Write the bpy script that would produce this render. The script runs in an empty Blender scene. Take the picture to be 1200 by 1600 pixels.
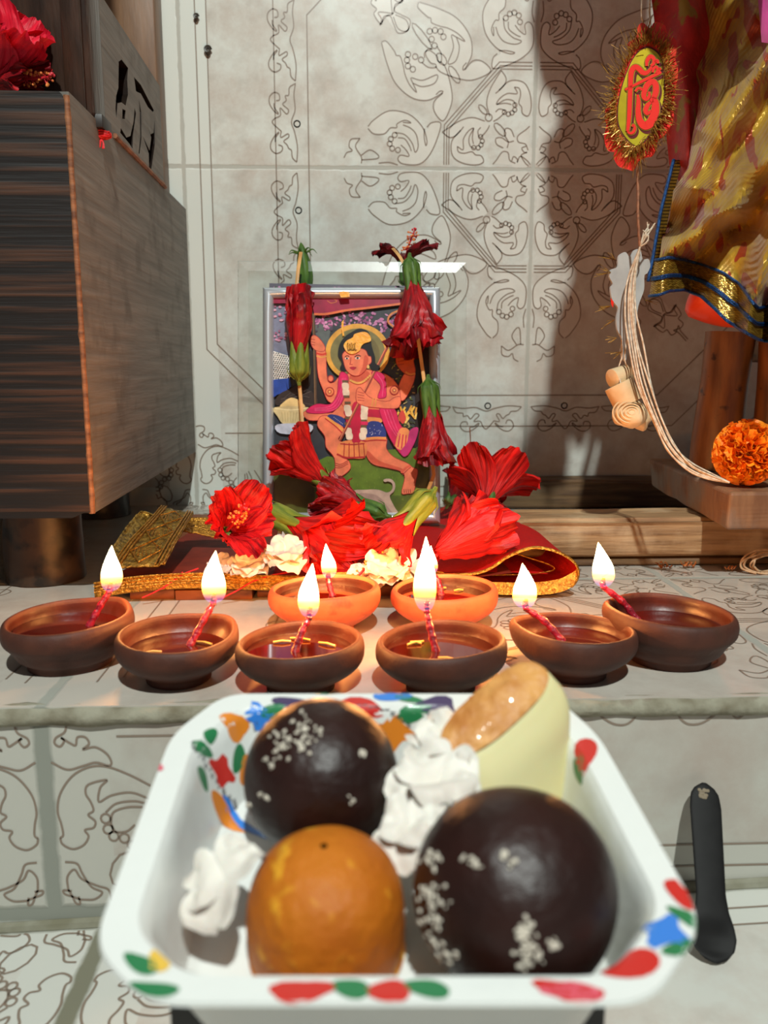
import bpy, bmesh, math, random
from math import sin, cos, pi, radians, sqrt, atan2, tan
from mathutils import Vector, Matrix, noise
from mathutils.geometry import tessellate_polygon
random.seed(7)
COL = bpy.context.scene.collection
SC = bpy.context.scene

# ------------------------------------------------------------------ camera
F = 1300.0
PITCH = radians(10.1)
YAW = radians(2.2)
CAM = Vector((0, 0, .175))
FH = Vector((sin(YAW), cos(YAW), 0))
RIGHT = Vector((cos(YAW), -sin(YAW), 0))
FWD = FH * cos(PITCH) + Vector((0, 0, -sin(PITCH)))
UP = FH * sin(PITCH) + Vector((0, 0, cos(PITCH)))

def ray(px, py):
    return FWD + RIGHT * ((px - 600) / F) + UP * ((800 - py) / F)
def at(px, py, Z):
    return CAM + ray(px, py) * Z
def on_z(px, py, z):
    d = ray(px, py); return CAM + d * ((z - CAM.z) / d.z)
def on_y(px, py, y):
    d = ray(px, py); return CAM + d * ((y - CAM.y) / d.y)
def on_plane(px, py, p0, n):
    d = ray(px, py); return CAM + d * ((p0 - CAM).dot(n) / d.dot(n))

cd = bpy.data.cameras.new('camera')
cam = bpy.data.objects.new('camera', cd); COL.objects.link(cam)
m = Matrix((RIGHT, UP, -FWD)).transposed().to_4x4(); m.translation = CAM
cam.matrix_world = m
cd.sensor_fit = 'VERTICAL'; cd.sensor_height = 36; cd.sensor_width = 27
cd.lens = F / 1600 * 36
cd.clip_start = .01; cd.clip_end = 50
cd.dof.use_dof = True; cd.dof.focus_distance = .62; cd.dof.aperture_fstop = 11.0
SC.camera = cam

# ------------------------------------------------------------------ materials
MATS = {}
def nd(nt, t, **kw):
    n = nt.nodes.new(t)
    for k, v in kw.items(): setattr(n, k, v)
    return n
def c4(c):
    return (c[0], c[1], c[2], 1)
def lin(r, g, b):
    f = lambda v: (v / 255 / 12.92) if v <= 10 else ((v / 255 + .055) / 1.055) ** 2.4
    return (f(r), f(g), f(b))
def mat(name, col, rough=.5, col2=None, scale=60, stretch=(1, 1, 1), detail=4, lo=.35, hi=.65, metal=0, bump=0, bscale=None,
        coat=0, sss=0, spec=.5, sheen=0, trans=0, emit=None, estr=0, uv=False, alpha=1, col3=None, scale3=20, lo3=.55, hi3=.6, wave=None):
    if name in MATS: return MATS[name]
    m = bpy.data.materials.new(name); m.use_nodes = True
    nt = m.node_tree; b = nt.nodes['Principled BSDF']
    b.inputs['Base Color'].default_value = c4(col)
    b.inputs['Roughness'].default_value = rough
    b.inputs['Metallic'].default_value = metal
    b.inputs['Specular IOR Level'].default_value = spec
    b.inputs['Coat Weight'].default_value = coat
    b.inputs['Coat Roughness'].default_value = .08
    b.inputs['Sheen Weight'].default_value = sheen
    b.inputs['Transmission Weight'].default_value = trans
    b.inputs['Alpha'].default_value = alpha
    if sss:
        b.inputs['Subsurface Weight'].default_value = sss
        b.inputs['Subsurface Radius'].default_value = (.01, .004, .002)
        b.inputs['Subsurface Scale'].default_value = .4
    if emit:
        b.inputs['Emission Color'].default_value = c4(emit); b.inputs['Emission Strength'].default_value = estr
    tc = nd(nt, 'ShaderNodeTexCoord'); mp = nd(nt, 'ShaderNodeMapping'); mp.inputs['Scale'].default_value = stretch
    nt.links.new(tc.outputs['UV' if uv else 'Object'], mp.inputs['Vector'])
    out = None
    if col2 is not None:
        if wave:
            n = nd(nt, 'ShaderNodeTexWave'); n.inputs['Scale'].default_value = scale; n.inputs['Distortion'].default_value = wave
            n.inputs['Detail'].default_value = 3; n.inputs['Detail Scale'].default_value = 2; f = n.outputs['Fac']
        else:
            n = nd(nt, 'ShaderNodeTexNoise'); n.inputs['Scale'].default_value = scale; n.inputs['Detail'].default_value = detail; f = n.outputs['Fac']
        nt.links.new(mp.outputs[0], n.inputs['Vector'])
        r = nd(nt, 'ShaderNodeMapRange'); r.inputs['From Min'].default_value = lo; r.inputs['From Max'].default_value = hi
        nt.links.new(f, r.inputs['Value'])
        mx = nd(nt, 'ShaderNodeMix', data_type='RGBA')
        mx.inputs[6].default_value = c4(col); mx.inputs[7].default_value = c4(col2)
        nt.links.new(r.outputs[0], mx.inputs[0]); out = mx.outputs[2]
        if col3 is not None:
            n3 = nd(nt, 'ShaderNodeTexNoise'); n3.inputs['Scale'].default_value = scale3; n3.inputs['Detail'].default_value = 6
            nt.links.new(tc.outputs['Object'], n3.inputs['Vector'])
            r3 = nd(nt, 'ShaderNodeMapRange'); r3.inputs['From Min'].default_value = lo3; r3.inputs['From Max'].default_value = hi3
            nt.links.new(n3.outputs['Fac'], r3.inputs['Value'])
            m3 = nd(nt, 'ShaderNodeMix', data_type='RGBA'); m3.inputs[7].default_value = c4(col3)
            nt.links.new(out, m3.inputs[6]); nt.links.new(r3.outputs[0], m3.inputs[0]); out = m3.outputs[2]
        nt.links.new(out, b.inputs['Base Color'])
    if bump:
        n2 = nd(nt, 'ShaderNodeTexNoise'); n2.inputs['Scale'].default_value = bscale or scale; n2.inputs['Detail'].default_value = 5
        nt.links.new(mp.outputs[0], n2.inputs['Vector'])
        bp = nd(nt, 'ShaderNodeBump'); bp.inputs['Strength'].default_value = bump; bp.inputs['Distance'].default_value = .002
        nt.links.new(n2.outputs['Fac'], bp.inputs['Height']); nt.links.new(bp.outputs[0], b.inputs['Normal'])
    MATS[name] = m
    return m

# ------------------------------------------------------------------ object helpers
def tag(o, label, cat, group=None):
    o['label'] = label; o['category'] = cat
    if group: o['group'] = group
    return o
def thing(name, label, cat, loc=(0, 0, 0), group=None):
    o = bpy.data.objects.new(name, None); COL.objects.link(o)
    o.location = loc; o.empty_display_size = .01
    return tag(o, label, cat, group)
def root_loc(p):
    v = Vector((0, 0, 0))
    while p is not None:
        v += Vector(p.location); p = p.parent
    return v

class MB:
    def __init__(s): s.v = []; s.f = []; s.m = []; s.uv = []
    def add(s, vs, fs, mi=0, uvs=None):
        b = len(s.v); s.v += [Vector(v) for v in vs]
        s.uv += (uvs if uvs else [(0, 0)] * len(vs))
        for f in fs: s.f.append([b + i for i in f]); s.m.append(mi)
        return s
    def grid(s, fn, nu, nv, cu=False, mi=0, flip=False):
        vs, uvs, fs = [], [], []
        for j in range(nv + 1):
            for i in range(nu if cu else nu + 1):
                u, v = i / nu, j / nv
                vs.append(fn(u, v)); uvs.append((u, v))
        w = nu if cu else nu + 1
        for j in range(nv):
            for i in range(nu):
                a = j * w + i; b_ = j * w + (i + 1) % w if cu else a + 1
                q = [a, b_, b_ + w, a + w]
                fs.append(q[::-1] if flip else q)
        return s.add(vs, fs, mi, uvs)
    def lathe(s, prof, n=48, c=(0, 0, 0), deform=None, mi=0):
        c = Vector(c); P = len(prof)
        def fn(u, v):
            k = min(int(round(v * (P - 1))), P - 1); r, z = prof[k]; a = 2 * pi * u
            p = Vector((r * cos(a), r * sin(a), z))
            if deform: p = deform(p, a)
            return c + p
        return s.grid(fn, n, P - 1, cu=True, mi=mi)
    def tube(s, pts, r, n=8, caps=True, mi=0, flat=None):
        pts = [Vector(p) for p in pts]; L = len(pts)
        rr = r if callable(r) else (lambda t: r)
        vs, uvs, fs = [], [], []
        nrm = None
        for i, p in enumerate(pts):
            t = (pts[min(i + 1, L - 1)] - pts[max(i - 1, 0)])
            t = t.normalized() if t.length > 1e-9 else Vector((0, 0, 1))
            if nrm is None:
                nrm = t.orthogonal().normalized() if flat is None else (Vector(flat) - t * t.dot(Vector(flat))).normalized()
            else:
                nrm = (nrm - t * nrm.dot(t)); nrm = nrm.normalized() if nrm.length > 1e-6 else t.orthogonal().normalized()
            bn = t.cross(nrm); R = rr(i / max(L - 1, 1))
            for k in range(n):
                a = 2 * pi * k / n
                if isinstance(R, tuple): o = nrm * (R[0] * cos(a)) + bn * (R[1] * sin(a))
                else: o = nrm * (R * cos(a)) + bn * (R * sin(a))
                vs.append(p + o); uvs.append((k / n, i / max(L - 1, 1)))
        for i in range(L - 1):
            for k in range(n):
                k2 = (k + 1) % n
                fs.append([i * n + k, i * n + k2, (i + 1) * n + k2, (i + 1) * n + k])
        if caps:
            fs.append(list(range(n))[::-1]); fs.append([(L - 1) * n + k for k in range(n)])
        return s.add(vs, fs, mi, uvs)
    def box(s, lo, hi, mi=0, M=None, jit=0, sub=1):
        lo, hi = Vector(lo), Vector(hi)
        bm = bmesh.new(); bmesh.ops.create_cube(bm, size=1)
        if sub > 1: bmesh.ops.subdivide_edges(bm, edges=bm.edges[:], cuts=sub - 1, use_grid_fill=True)
        vs = []
        for v in bm.verts:
            p = Vector([(lo[i] + hi[i]) / 2 + v.co[i] * (hi[i] - lo[i]) for i in range(3)])
            if jit: p += noise.noise_vector(p * 37) * jit
            vs.append(M @ p if M else p)
        bm.verts.index_update()
        fs = [[v.index for v in f.verts] for f in bm.faces]; bm.free()
        return s.add(vs, fs, mi)
    def bevbox(s, lo, hi, bev, seg=2, mi=0, M=None):
        lo, hi = Vector(lo), Vector(hi)
        bm = bmesh.new(); bmesh.ops.create_cube(bm, size=1)
        for v in bm.verts: v.co = Vector([(lo[i] + hi[i]) / 2 + v.co[i] * (hi[i] - lo[i]) for i in range(3)])
        bmesh.ops.bevel(bm, geom=bm.edges[:], offset=bev, segments=seg, affect='EDGES', profile=.5)
        bm.verts.index_update()
        vs = [M @ v.co if M else v.co.copy() for v in bm.verts]
        fs = [[v.index for v in f.verts] for f in bm.faces]; bm.free()
        return s.add(vs, fs, mi)
    def hexa(s, b, t, mi=0):      # four bottom corners, four top corners, both counterclockwise from above
        return s.add(list(b) + list(t), [[3, 2, 1, 0], [4, 5, 6, 7], [0, 1, 5, 4], [1, 2, 6, 5], [2, 3, 7, 6], [3, 0, 4, 7]], mi)
    def poly(s, pts, mi=0):       # flat filled polygon, any outline
        pts = [Vector(p) for p in pts]
        return s.add(pts, [list(t) for t in tessellate_polygon([pts])], mi)
    def prism(s, pts, off, mi=0): # outline swept by vector off
        pts = [Vector(p) for p in pts]; n = len(pts); off = Vector(off)
        tr = [list(t) for t in tessellate_polygon([pts])]
        fs = tr + [[i + n for i in t][::-1] for t in tr]
        fs += [[i, (i + 1) % n, (i + 1) % n + n, i + n] for i in range(n)]
        return s.add(pts + [p + off for p in pts], fs, mi)
    def ell(s, c, r, nu=12, nv=8, mi=0, M=None, disp=0, dsc=40):
        c = Vector(c); r = Vector(r) if not isinstance(r, (int, float)) else Vector((r, r, r))
        vs, fs, uvs = [], [], []
        for j in range(nv + 1):
            th = pi * j / nv
            for i in range(nu):
                a = 2 * pi * i / nu
                d = Vector((sin(th) * cos(a), sin(th) * sin(a), cos(th)))
                p = Vector((d.x * r.x, d.y * r.y, d.z * r.z))
                if M: p = M @ p
                p = c + p
                if disp: p += (M @ d if M else d) * noise.noise(p * dsc) * disp
                vs.append(p); uvs.append((i / nu, j / nv))
        for j in range(nv):
            for i in range(nu):
                i2 = (i + 1) % nu
                fs.append([j * nu + i, (j + 1) * nu + i, (j + 1) * nu + i2, j * nu + i2])
        return s.add(vs, fs, mi, uvs)
    def build(s, name, mats, parent=None, smooth=True, org=None, weld=True, fixn=True, sub=0, solid=0, bev=0, angle=40):
        org = root_loc(parent) if parent is not None else (Vector(org) if org is not None else Vector((0, 0, 0)))
        me = bpy.data.meshes.new(name)
        me.from_pydata([v - org for v in s.v], [], s.f)
        mats = mats if isinstance(mats, (list, tuple)) else [mats]
        for mm in mats: me.materials.append(mm)
        me.polygons.foreach_set('material_index', s.m)
        uvl = me.uv_layers.new(name='UVMap')
        for p in me.polygons:
            for li in p.loop_indices: uvl.data[li].uv = s.uv[me.loops[li].vertex_index]
        if weld or fixn:
            bm = bmesh.new(); bm.from_mesh(me)
            if weld: bmesh.ops.remove_doubles(bm, verts=bm.verts[:], dist=2e-6)
            if fixn: bmesh.ops.recalc_face_normals(bm, faces=bm.faces[:])
            bm.to_mesh(me); bm.free()
        if smooth:
            me.polygons.foreach_set('use_smooth', [True] * len(me.polygons))
            try: me.set_sharp_from_angle(angle=radians(angle))
            except Exception: pass
        me.validate(); me.update()
        o = bpy.data.objects.new(name, me); COL.objects.link(o)
        if parent is not None: o.parent = parent
        else: o.location = org
        if solid:
            md = o.modifiers.new('solid', 'SOLIDIFY'); md.thickness = solid; md.offset = 0
        if sub:
            md = o.modifiers.new('sub', 'SUBSURF'); md.levels = sub; md.render_levels = sub
        return o

def cat(pts, n=6, closed=False):   # Catmull-Rom through points (tuples of any size)
    P = [Vector(p) for p in pts]; L = len(P); out = []
    rng = range(L if closed else L - 1)
    for i in rng:
        if closed: p0, p1, p2, p3 = P[(i - 1) % L], P[i], P[(i + 1) % L], P[(i + 2) % L]
        else:
            p1, p2 = P[i], P[i + 1]
            p0 = P[i - 1] if i else p1 * 2 - p2
            p3 = P[i + 2] if i + 2 < L else p2 * 2 - p1
        for k in range(n):
            t = k / n
            out.append(.5 * ((2 * p1) + (p2 - p0) * t + (2 * p0 - 5 * p1 + 4 * p2 - p3) * t * t + (3 * p1 - p0 - 3 * p2 + p3) * t ** 3))
    if not closed: out.append(P[-1])
    return out
def smooth(a, b, x):
    t = max(0, min(1, (x - a) / (b - a))); return t * t * (3 - 2 * t)
def lerp(a, b, t): return a + (b - a) * t
def interp(tab, x):
    if x <= tab[0][0]: return tab[0][1]
    for (a, va), (b, vb) in zip(tab, tab[1:]):
        if x <= b: return va + (vb - va) * (x - a) / (b - a)
    return tab[-1][1]
# ------------------------------------------------------------------ printed tile pattern (one quarter of a four-tile medallion, unit square)
def _q(pts): return [((985 - x) / 1817, (885 - y) / 1817) for x, y in pts]
def _s(pts): return [((835.5 - (x / 3.75 + 240)) / 545, (265 - y / 3.75) / 545) for x, y in pts]
def _c(pts): return [(1 - (x - 165) / 3628, 1 - (1165 - y) / 3381) for x, y in pts]
def circ(cx, cy, r, ry=None, rot=0, n=10):
    ry = ry or r
    return [(cx + r * cos(2 * pi * k / n) * cos(rot) - ry * sin(2 * pi * k / n) * sin(rot),
             cy + r * cos(2 * pi * k / n) * sin(rot) + ry * sin(2 * pi * k / n) * cos(rot)) for k in range(n + 1)]
def sm(pts, n=5): return [(p.x, p.y) for p in cat([Vector((x, y, 0)) for x, y in pts], n)]
Q = []     # polylines mirrored about the tile diagonal as well
S1 = []    # polylines used once
# octagon frame
for o in ([(965, 365), (795, 365), (515, 670), (515, 865)], [(965, 398), (805, 398), (540, 690), (540, 865)], [(965, 382), (800, 382), (528, 680), (528, 865)]):
    S1.append(_q(o))
# commas inside the octagon
Q += [_q(sm(p)) for p in (
    [(805, 405), (830, 440), (825, 470), (797, 500), (778, 515)],
    [(805, 405), (752, 490), (733, 560), (750, 625)],
    [(795, 500), (850, 455), (920, 460), (955, 510), (965, 580), (950, 622), (920, 610), (915, 580), (900, 560), (908, 520), (900, 490), (875, 484)],
    [(875, 484), (890, 515), (840, 515), (800, 540), (785, 568), (830, 545), (870, 550), (885, 575)],
    [(785, 568), (830, 562), (862, 568)],
    [(780, 605), (800, 590), (830, 600), (812, 622), (790, 640), (770, 650)])]
for x, y in ((880, 570), (880, 593), (866, 608), (847, 614), (826, 605)): Q.append(_q(circ(x, y, 11)))
S1 += [_q(circ(745, 632, 18)), _q(circ(714, 594, 30, 13, .8)), _q(circ(805, 690, 42, 17, .8))]
Q += [_q(sm(p)) for p in (
    [(960, 672), (940, 690), (900, 720), (903, 750), (940, 760), (955, 790)],
    [(880, 725), (862, 690), (835, 685), (830, 715), (850, 750), (845, 780)],
    [(945, 770), (922, 780), (935, 800), (950, 800), (920, 815), (940, 850), (960, 868)])]
# commas round the octagon
Q += [_q(sm(p)) for p in (
    [(120, 682), (150, 650), (230, 605), (330, 620), (400, 680), (425, 745), (420, 772), (411, 730), (412, 690)],
    [(425, 682), (450, 660), (497, 665), (470, 760), (430, 830), (380, 865), (300, 862), (275, 840), (290, 820), (332, 825), (318, 795), (290, 770)],
    [(300, 660), (342, 662), (310, 650), (270, 668), (268, 686), (235, 688), (205, 716), (150, 717), (120, 692)],
    [(260, 710), (310, 720), (348, 760), (365, 805), (380, 775), (370, 720), (340, 688), (300, 672)],
    [(275, 735), (310, 740), (335, 775), (345, 800)])]
for x, y in ((258, 722), (238, 742), (232, 765), (245, 788), (275, 795)): Q.append(_q(circ(x, y, 13)))
Q += [_q(sm(p)) for p in (
    [(190, 278), (215, 275), (255, 320), (265, 340), (285, 345), (300, 385), (310, 430), (335, 480), (370, 515), (350, 470), (343, 446), (400, 457), (475, 430), (462, 470), (400, 487), (352, 472)],
    [(190, 282), (215, 370), (260, 470), (340, 538), (420, 553), (480, 530), (506, 510), (490, 508), (470, 525)],
    [(505, 517), (460, 560), (465, 610), (510, 650), (550, 570), (550, 500), (520, 400), (490, 365)],
    [(450, 310), (425, 310), (415, 335), (440, 372), (465, 380), (468, 395), (430, 395), (395, 372)])]
for x, y in ((325, 335), (320, 362), (325, 390), (350, 405), (362, 345), (392, 360)): Q.append(_q(circ(x, y, 14)))
S1 += [_q(circ(497, 355, 34, 20, .85)), _q(circ(395, 248, 78, 18, .88)), _q(circ(563, 428, 48, 18, .98))]
Q += [_q(sm(p)) for p in (
    [(115, 5), (160, 50), (188, 62), (150, 75), (138, 100), (165, 125), (152, 150), (188, 195), (202, 160), (245, 150)],
    [(245, 150), (240, 75), (272, 90), (300, 82), (262, 110), (258, 135), (290, 150), (335, 175), (320, 225), (275, 215), (250, 160)])]
Q += [_q(sm(p)) for p in (
    [(78, 740), (32, 745), (22, 780), (38, 800), (10, 810), (-5, 835)],
    [(78, 740), (55, 780), (85, 830), (85, 862)], [(85, 822), (130, 796), (172, 820), (165, 838), (85, 845)],
    [(175, 860), (230, 856), (275, 868)])]
# border strip between two lines, repeated motifs
def strip_unit(dy):
    f = lambda p: _s([(x, y + dy) for x, y in sm(p)])
    return [f(p) for p in (
        [(845, 535), (835, 600), (840, 680), (818, 745), (835, 800), (850, 880), (845, 962)],
        [(840, 540), (810, 560), (805, 600), (785, 605), (790, 630), (770, 650), (802, 680), (790, 702), (755, 670), (755, 710), (722, 728), (708, 750), (745, 785), (758, 795)],
        [(758, 795), (755, 830), (795, 810), (800, 828), (772, 850), (790, 870), (800, 890), (815, 900), (820, 940), (845, 965)],
        [(745, 705), (722, 690), (695, 650), (695, 612), (720, 588), (748, 595), (752, 625), (732, 632)],
        [(720, 645), (722, 670), (745, 700)],
        [(745, 800), (722, 820), (697, 860), (697, 895), (725, 918), (758, 905), (762, 880), (740, 870)],
        [(722, 855), (725, 830), (745, 805)])] + [_s(circ(850, 755, 18))]
for k in range(2): Q += strip_unit(-440 * k)
a1, a2, bt = .738, .645, .45
Q += [[(a1, 0), (a1, bt)], [(a2, 0), (a2, .40)]]
S1 += [[(a1, bt), (bt, a1)], [(a2, .40), (.40, a2)]]
Q += [[(.953, 0), (.953, .51)], [(.922, 0), (.922, .495)], [(1, .675), (.908, .757), (.757, .757)]]
S1 += [[(.953, .51), (.51, .953)], [(.922, .495), (.495, .922)]]
# corner medallion
Q += [_c(sm(p)) for p in (
    [(185, 275), (230, 265), (275, 280), (270, 320), (230, 345), (222, 370), (245, 385), (265, 360), (252, 345), (290, 370), (315, 380), (325, 345), (360, 345), (375, 375), (345, 400), (400, 390), (450, 420), (470, 460), (455, 475), (400, 460), (340, 475), (270, 490), (200, 455)],
    [(215, 805), (230, 790), (225, 740), (213, 680), (230, 600), (290, 520), (370, 480), (450, 480), (550, 520), (640, 570)],
    [(215, 805), (225, 835), (270, 858), (320, 840), (345, 800), (330, 770), (370, 760), (380, 730), (350, 700), (375, 680), (365, 640), (345, 600), (360, 560), (445, 540), (412, 575), (402, 640), (460, 612), (550, 600), (630, 630)],
    [(430, 690), (480, 650), (560, 640), (610, 650)], [(450, 740), (465, 690), (530, 668), (600, 668)],
    [(450, 740), (470, 780), (520, 780), (560, 750)],
    [(235, 1050), (235, 990), (270, 955), (300, 1000), (370, 1035), (420, 1055), (430, 1105)],
    [(235, 1050), (250, 1080), (265, 1115), (285, 1120), (280, 1085)])]
for x, y in ((428, 718), (436, 768), (460, 802), (508, 812)): Q.append(_c(circ(x, y, 22)))
S1 += [_c(circ(500, 960, 60, 90, .5))]
TILE = S1 + Q + [[(b, a) for a, b in p] for p in Q]
# pale ground printed inside the leaf shapes
FILLS = [_q(sm(p + p[:1], 4)) for p in (
    [(190, 282), (215, 370), (260, 470), (340, 538), (420, 553), (480, 530), (470, 560), (465, 610), (510, 650), (550, 570), (550, 500), (520, 400), (490, 365), (450, 310), (425, 310), (415, 335), (440, 372), (465, 380), (468, 395), (430, 395), (392, 365), (345, 330), (320, 335), (285, 345), (255, 320), (215, 275)],
    [(120, 682), (150, 650), (230, 605), (330, 620), (400, 680), (425, 700), (450, 660), (497, 665), (470, 760), (430, 830), (380, 865), (300, 862), (275, 840), (290, 820), (325, 815), (318, 795), (275, 795), (240, 790), (228, 760), (245, 722), (235, 690), (205, 716), (150, 717)],
    [(805, 405), (830, 440), (825, 470), (805, 497), (850, 455), (920, 460), (955, 510), (965, 580), (950, 622), (920, 610), (895, 580), (870, 612), (812, 622), (790, 640), (770, 650), (750, 625), (733, 560), (752, 490)],
    [(960, 672), (940, 690), (900, 720), (880, 728), (862, 690), (835, 685), (830, 715), (850, 750), (845, 785), (880, 880), (960, 870)],
    [(115, 5), (160, 50), (188, 62), (150, 75), (138, 100), (165, 125), (152, 150), (188, 195), (202, 160), (275, 215), (320, 225), (335, 175), (262, 110)])]
FILLS = [[(max(a, .005), max(b, .005)) for a, b in p] for p in FILLS]
FILLS += [[(b, a) for a, b in p] for p in FILLS]
def tile_fills(mb, C, ex, ez, n, T, rng, lo, hi, mi=2, lift=.00012):
    ex, ez, n = Vector(ex), Vector(ez), Vector(n)
    for (i, j) in rng:
        for q, pl in enumerate(FILLS):
            pts = [(T * ((i + a) if i % 2 == 0 else (i + 1 - a)), T * ((j + b) if j % 2 == 0 else (j + 1 - b))) for a, b in pl[:-1]]
            if all(lo[0] < s_ < hi[0] and lo[1] < t_ < hi[1] for s_, t_ in pts):
                mb.poly([C + ex * s_ + ez * t_ + n * (lift + .000004 * q) for s_, t_ in pts], mi)

def tile_lines(mb, C, ex, ez, n, T, rng, lo, hi, w=.0012, mi=1, lift=.0003):
    """ribbons of printed line on the plane C + ex*s + ez*t, for mirrored tiles rng, kept inside lo..hi (s, t)"""
    ex, ez, n = Vector(ex), Vector(ez), Vector(n)
    for (i, j) in rng:
        for pl in TILE:
            pts = []
            for a, b in pl:
                s_ = T * ((i + a) if i % 2 == 0 else (i + 1 - a)); t_ = T * ((j + b) if j % 2 == 0 else (j + 1 - b))
                if -.004 < a < .995 and -.004 < b < .995 and lo[0] < s_ < hi[0] and lo[1] < t_ < hi[1]: pts.append((s_, t_))
                else:
                    if len(pts) > 1: _ribbon(mb, pts, C, ex, ez, n, w, mi, lift)
                    pts = []
            if len(pts) > 1: _ribbon(mb, pts, C, ex, ez, n, w, mi, lift)
def _ribbon(mb, pts, C, ex, ez, n, w, mi, lift):
    P = [Vector(p) for p in pts]; vs = []
    for i, p in enumerate(P):
        d = P[min(i + 1, len(P) - 1)] - P[max(i - 1, 0)]
        d = d.normalized() if d.length > 1e-9 else Vector((1, 0))
        o = Vector((-d.y, d.x)) * (w / 2)
        for q in (p + o, p - o): vs.append(C + ex * q.x + ez * q.y + n * lift)
    mb.add(vs, [[2 * i, 2 * i + 1, 2 * i + 3, 2 * i + 2] for i in range(len(P) - 1)], mi)

def tile_mat(name, C, ex, ez, T, base=(205, 202, 194), mott=(188, 168, 155), grout=(158, 158, 148), gw=.0035, rough=.22, patch=True):
    """glazed tile: pale ground, rosy-beige cloudy print outside the plain borders, grout grooves on the joints"""
    m = bpy.data.materials.new(name); m.use_nodes = True
    nt = m.node_tree; b = nt.nodes['Principled BSDF']; L = nt.links.new
    tc = nd(nt, 'ShaderNodeTexCoord')
    def dotn(v, off):
        d = nd(nt, 'ShaderNodeVectorMath', operation='DOT_PRODUCT'); d.inputs[1].default_value = v
        L(tc.outputs['Object'], d.inputs[0])
        a = nd(nt, 'ShaderNodeMath', operation='ADD'); a.inputs[1].default_value = off; L(d.outputs['Value'], a.inputs[0]); return a.outputs[0]
    def mth(op, x, y=None, y2=None):
        a = nd(nt, 'ShaderNodeMath', operation=op)
        for k, q in enumerate((x, y, y2)):
            if q is None: continue
            if isinstance(q, (int, float)): a.inputs[k].default_value = q
            else: L(q, a.inputs[k])
        return a.outputs[0]
    ex, ez, C = Vector(ex), Vector(ez), Vector(C)
    s = dotn(ex, -C.dot(ex)); t = dotn(ez, -C.dot(ez))
    A = mth('ABSOLUTE', mth('WRAP', s, T, -T)); B = mth('ABSOLUTE', mth('WRAP', t, T, -T))   # distance from the medallion centre lines
    ga = mth('MINIMUM', A, mth('SUBTRACT', T, A)); gb = mth('MINIMUM', B, mth('SUBTRACT', T, B))
    nz = nd(nt, 'ShaderNodeTexNoise'); nz.inputs['Scale'].default_value = 90; nz.inputs['Detail'].default_value = 4; L(tc.outputs['Object'], nz.inputs['Vector'])
    wob = mth('MULTIPLY', mth('SUBTRACT', nz.outputs['Fac'], .5), .003)
    g = mth('ADD', mth('MINIMUM', ga, gb), wob)
    gm = nd(nt, 'ShaderNodeMapRange'); gm.inputs['From Min'].default_value = gw * .55; gm.inputs['From Max'].default_value = gw * .95; gm.inputs['To Min'].default_value = 1; gm.inputs['To Max'].default_value = 0
    L(g, gm.inputs['Value'])
    # cloudy rosy print
    n1 = nd(nt, 'ShaderNodeTexNoise'); n1.inputs['Scale'].default_value = 19; n1.inputs['Detail'].default_value = 8; n1.inputs['Roughness'].default_value = .68; L(tc.outputs['Object'], n1.inputs['Vector'])
    r1 = nd(nt, 'ShaderNodeMapRange'); r1.inputs['From Min'].default_value = .38; r1.inputs['From Max'].default_value = .64; L(n1.outputs['Fac'], r1.inputs['Value'])
    border = mth('LESS_THAN', mth('MAXIMUM', A, B), .92 * T)
    f = mth('MULTIPLY', mth('MULTIPLY', r1.outputs[0], border), .8)
    mx = nd(nt, 'ShaderNodeMix', data_type='RGBA'); mx.inputs[6].default_value = c4(lin(*base)); mx.inputs[7].default_value = c4(lin(*mott)); L(f, mx.inputs[0])
    n2 = nd(nt, 'ShaderNodeTexNoise'); n2.inputs['Scale'].default_value = 45; n2.inputs['Detail'].default_value = 6; L(tc.outputs['Object'], n2.inputs['Vector'])
    r2 = nd(nt, 'ShaderNodeMapRange'); r2.inputs['From Min'].default_value = .52; r2.inputs['From Max'].default_value = .8; L(n2.outputs['Fac'], r2.inputs['Value'])
    m2 = nd(nt, 'ShaderNodeMix', data_type='RGBA'); m2.inputs[7].default_value = c4(lin(168, 160, 150)); L(mx.outputs[2], m2.inputs[6]); L(mth('MULTIPLY', r2.outputs[0], mth('MULTIPLY', border, .6)), m2.inputs[0])
    m3 = nd(nt, 'ShaderNodeMix', data_type='RGBA'); m3.inputs[7].default_value = c4(lin(*grout)); L(m2.outputs[2], m3.inputs[6]); L(gm.outputs[0], m3.inputs[0])
    L(m3.outputs[2], b.inputs['Base Color'])
    rr = nd(nt, 'ShaderNodeMapRange'); rr.inputs['To Min'].default_value = rough; rr.inputs['To Max'].default_value = .85; L(gm.outputs[0], rr.inputs['Value']); L(rr.outputs[0], b.inputs['Roughness'])
    hgt = mth('ADD', mth('MULTIPLY', gm.outputs[0], -1), mth('MULTIPLY', nz.outputs['Fac'], .12))
    bp = nd(nt, 'ShaderNodeBump'); bp.inputs['Strength'].default_value = .35; bp.inputs['Distance'].default_value = .0015
    L(hgt, bp.inputs['Height']); L(bp.outputs[0], b.inputs['Normal'])
    return m
PALE = mat('tile_pale_print', lin(214, 211, 202), .22, lin(204, 200, 190), 40)
INK = mat('tile_line_print', lin(134, 118, 104), .3)

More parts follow.
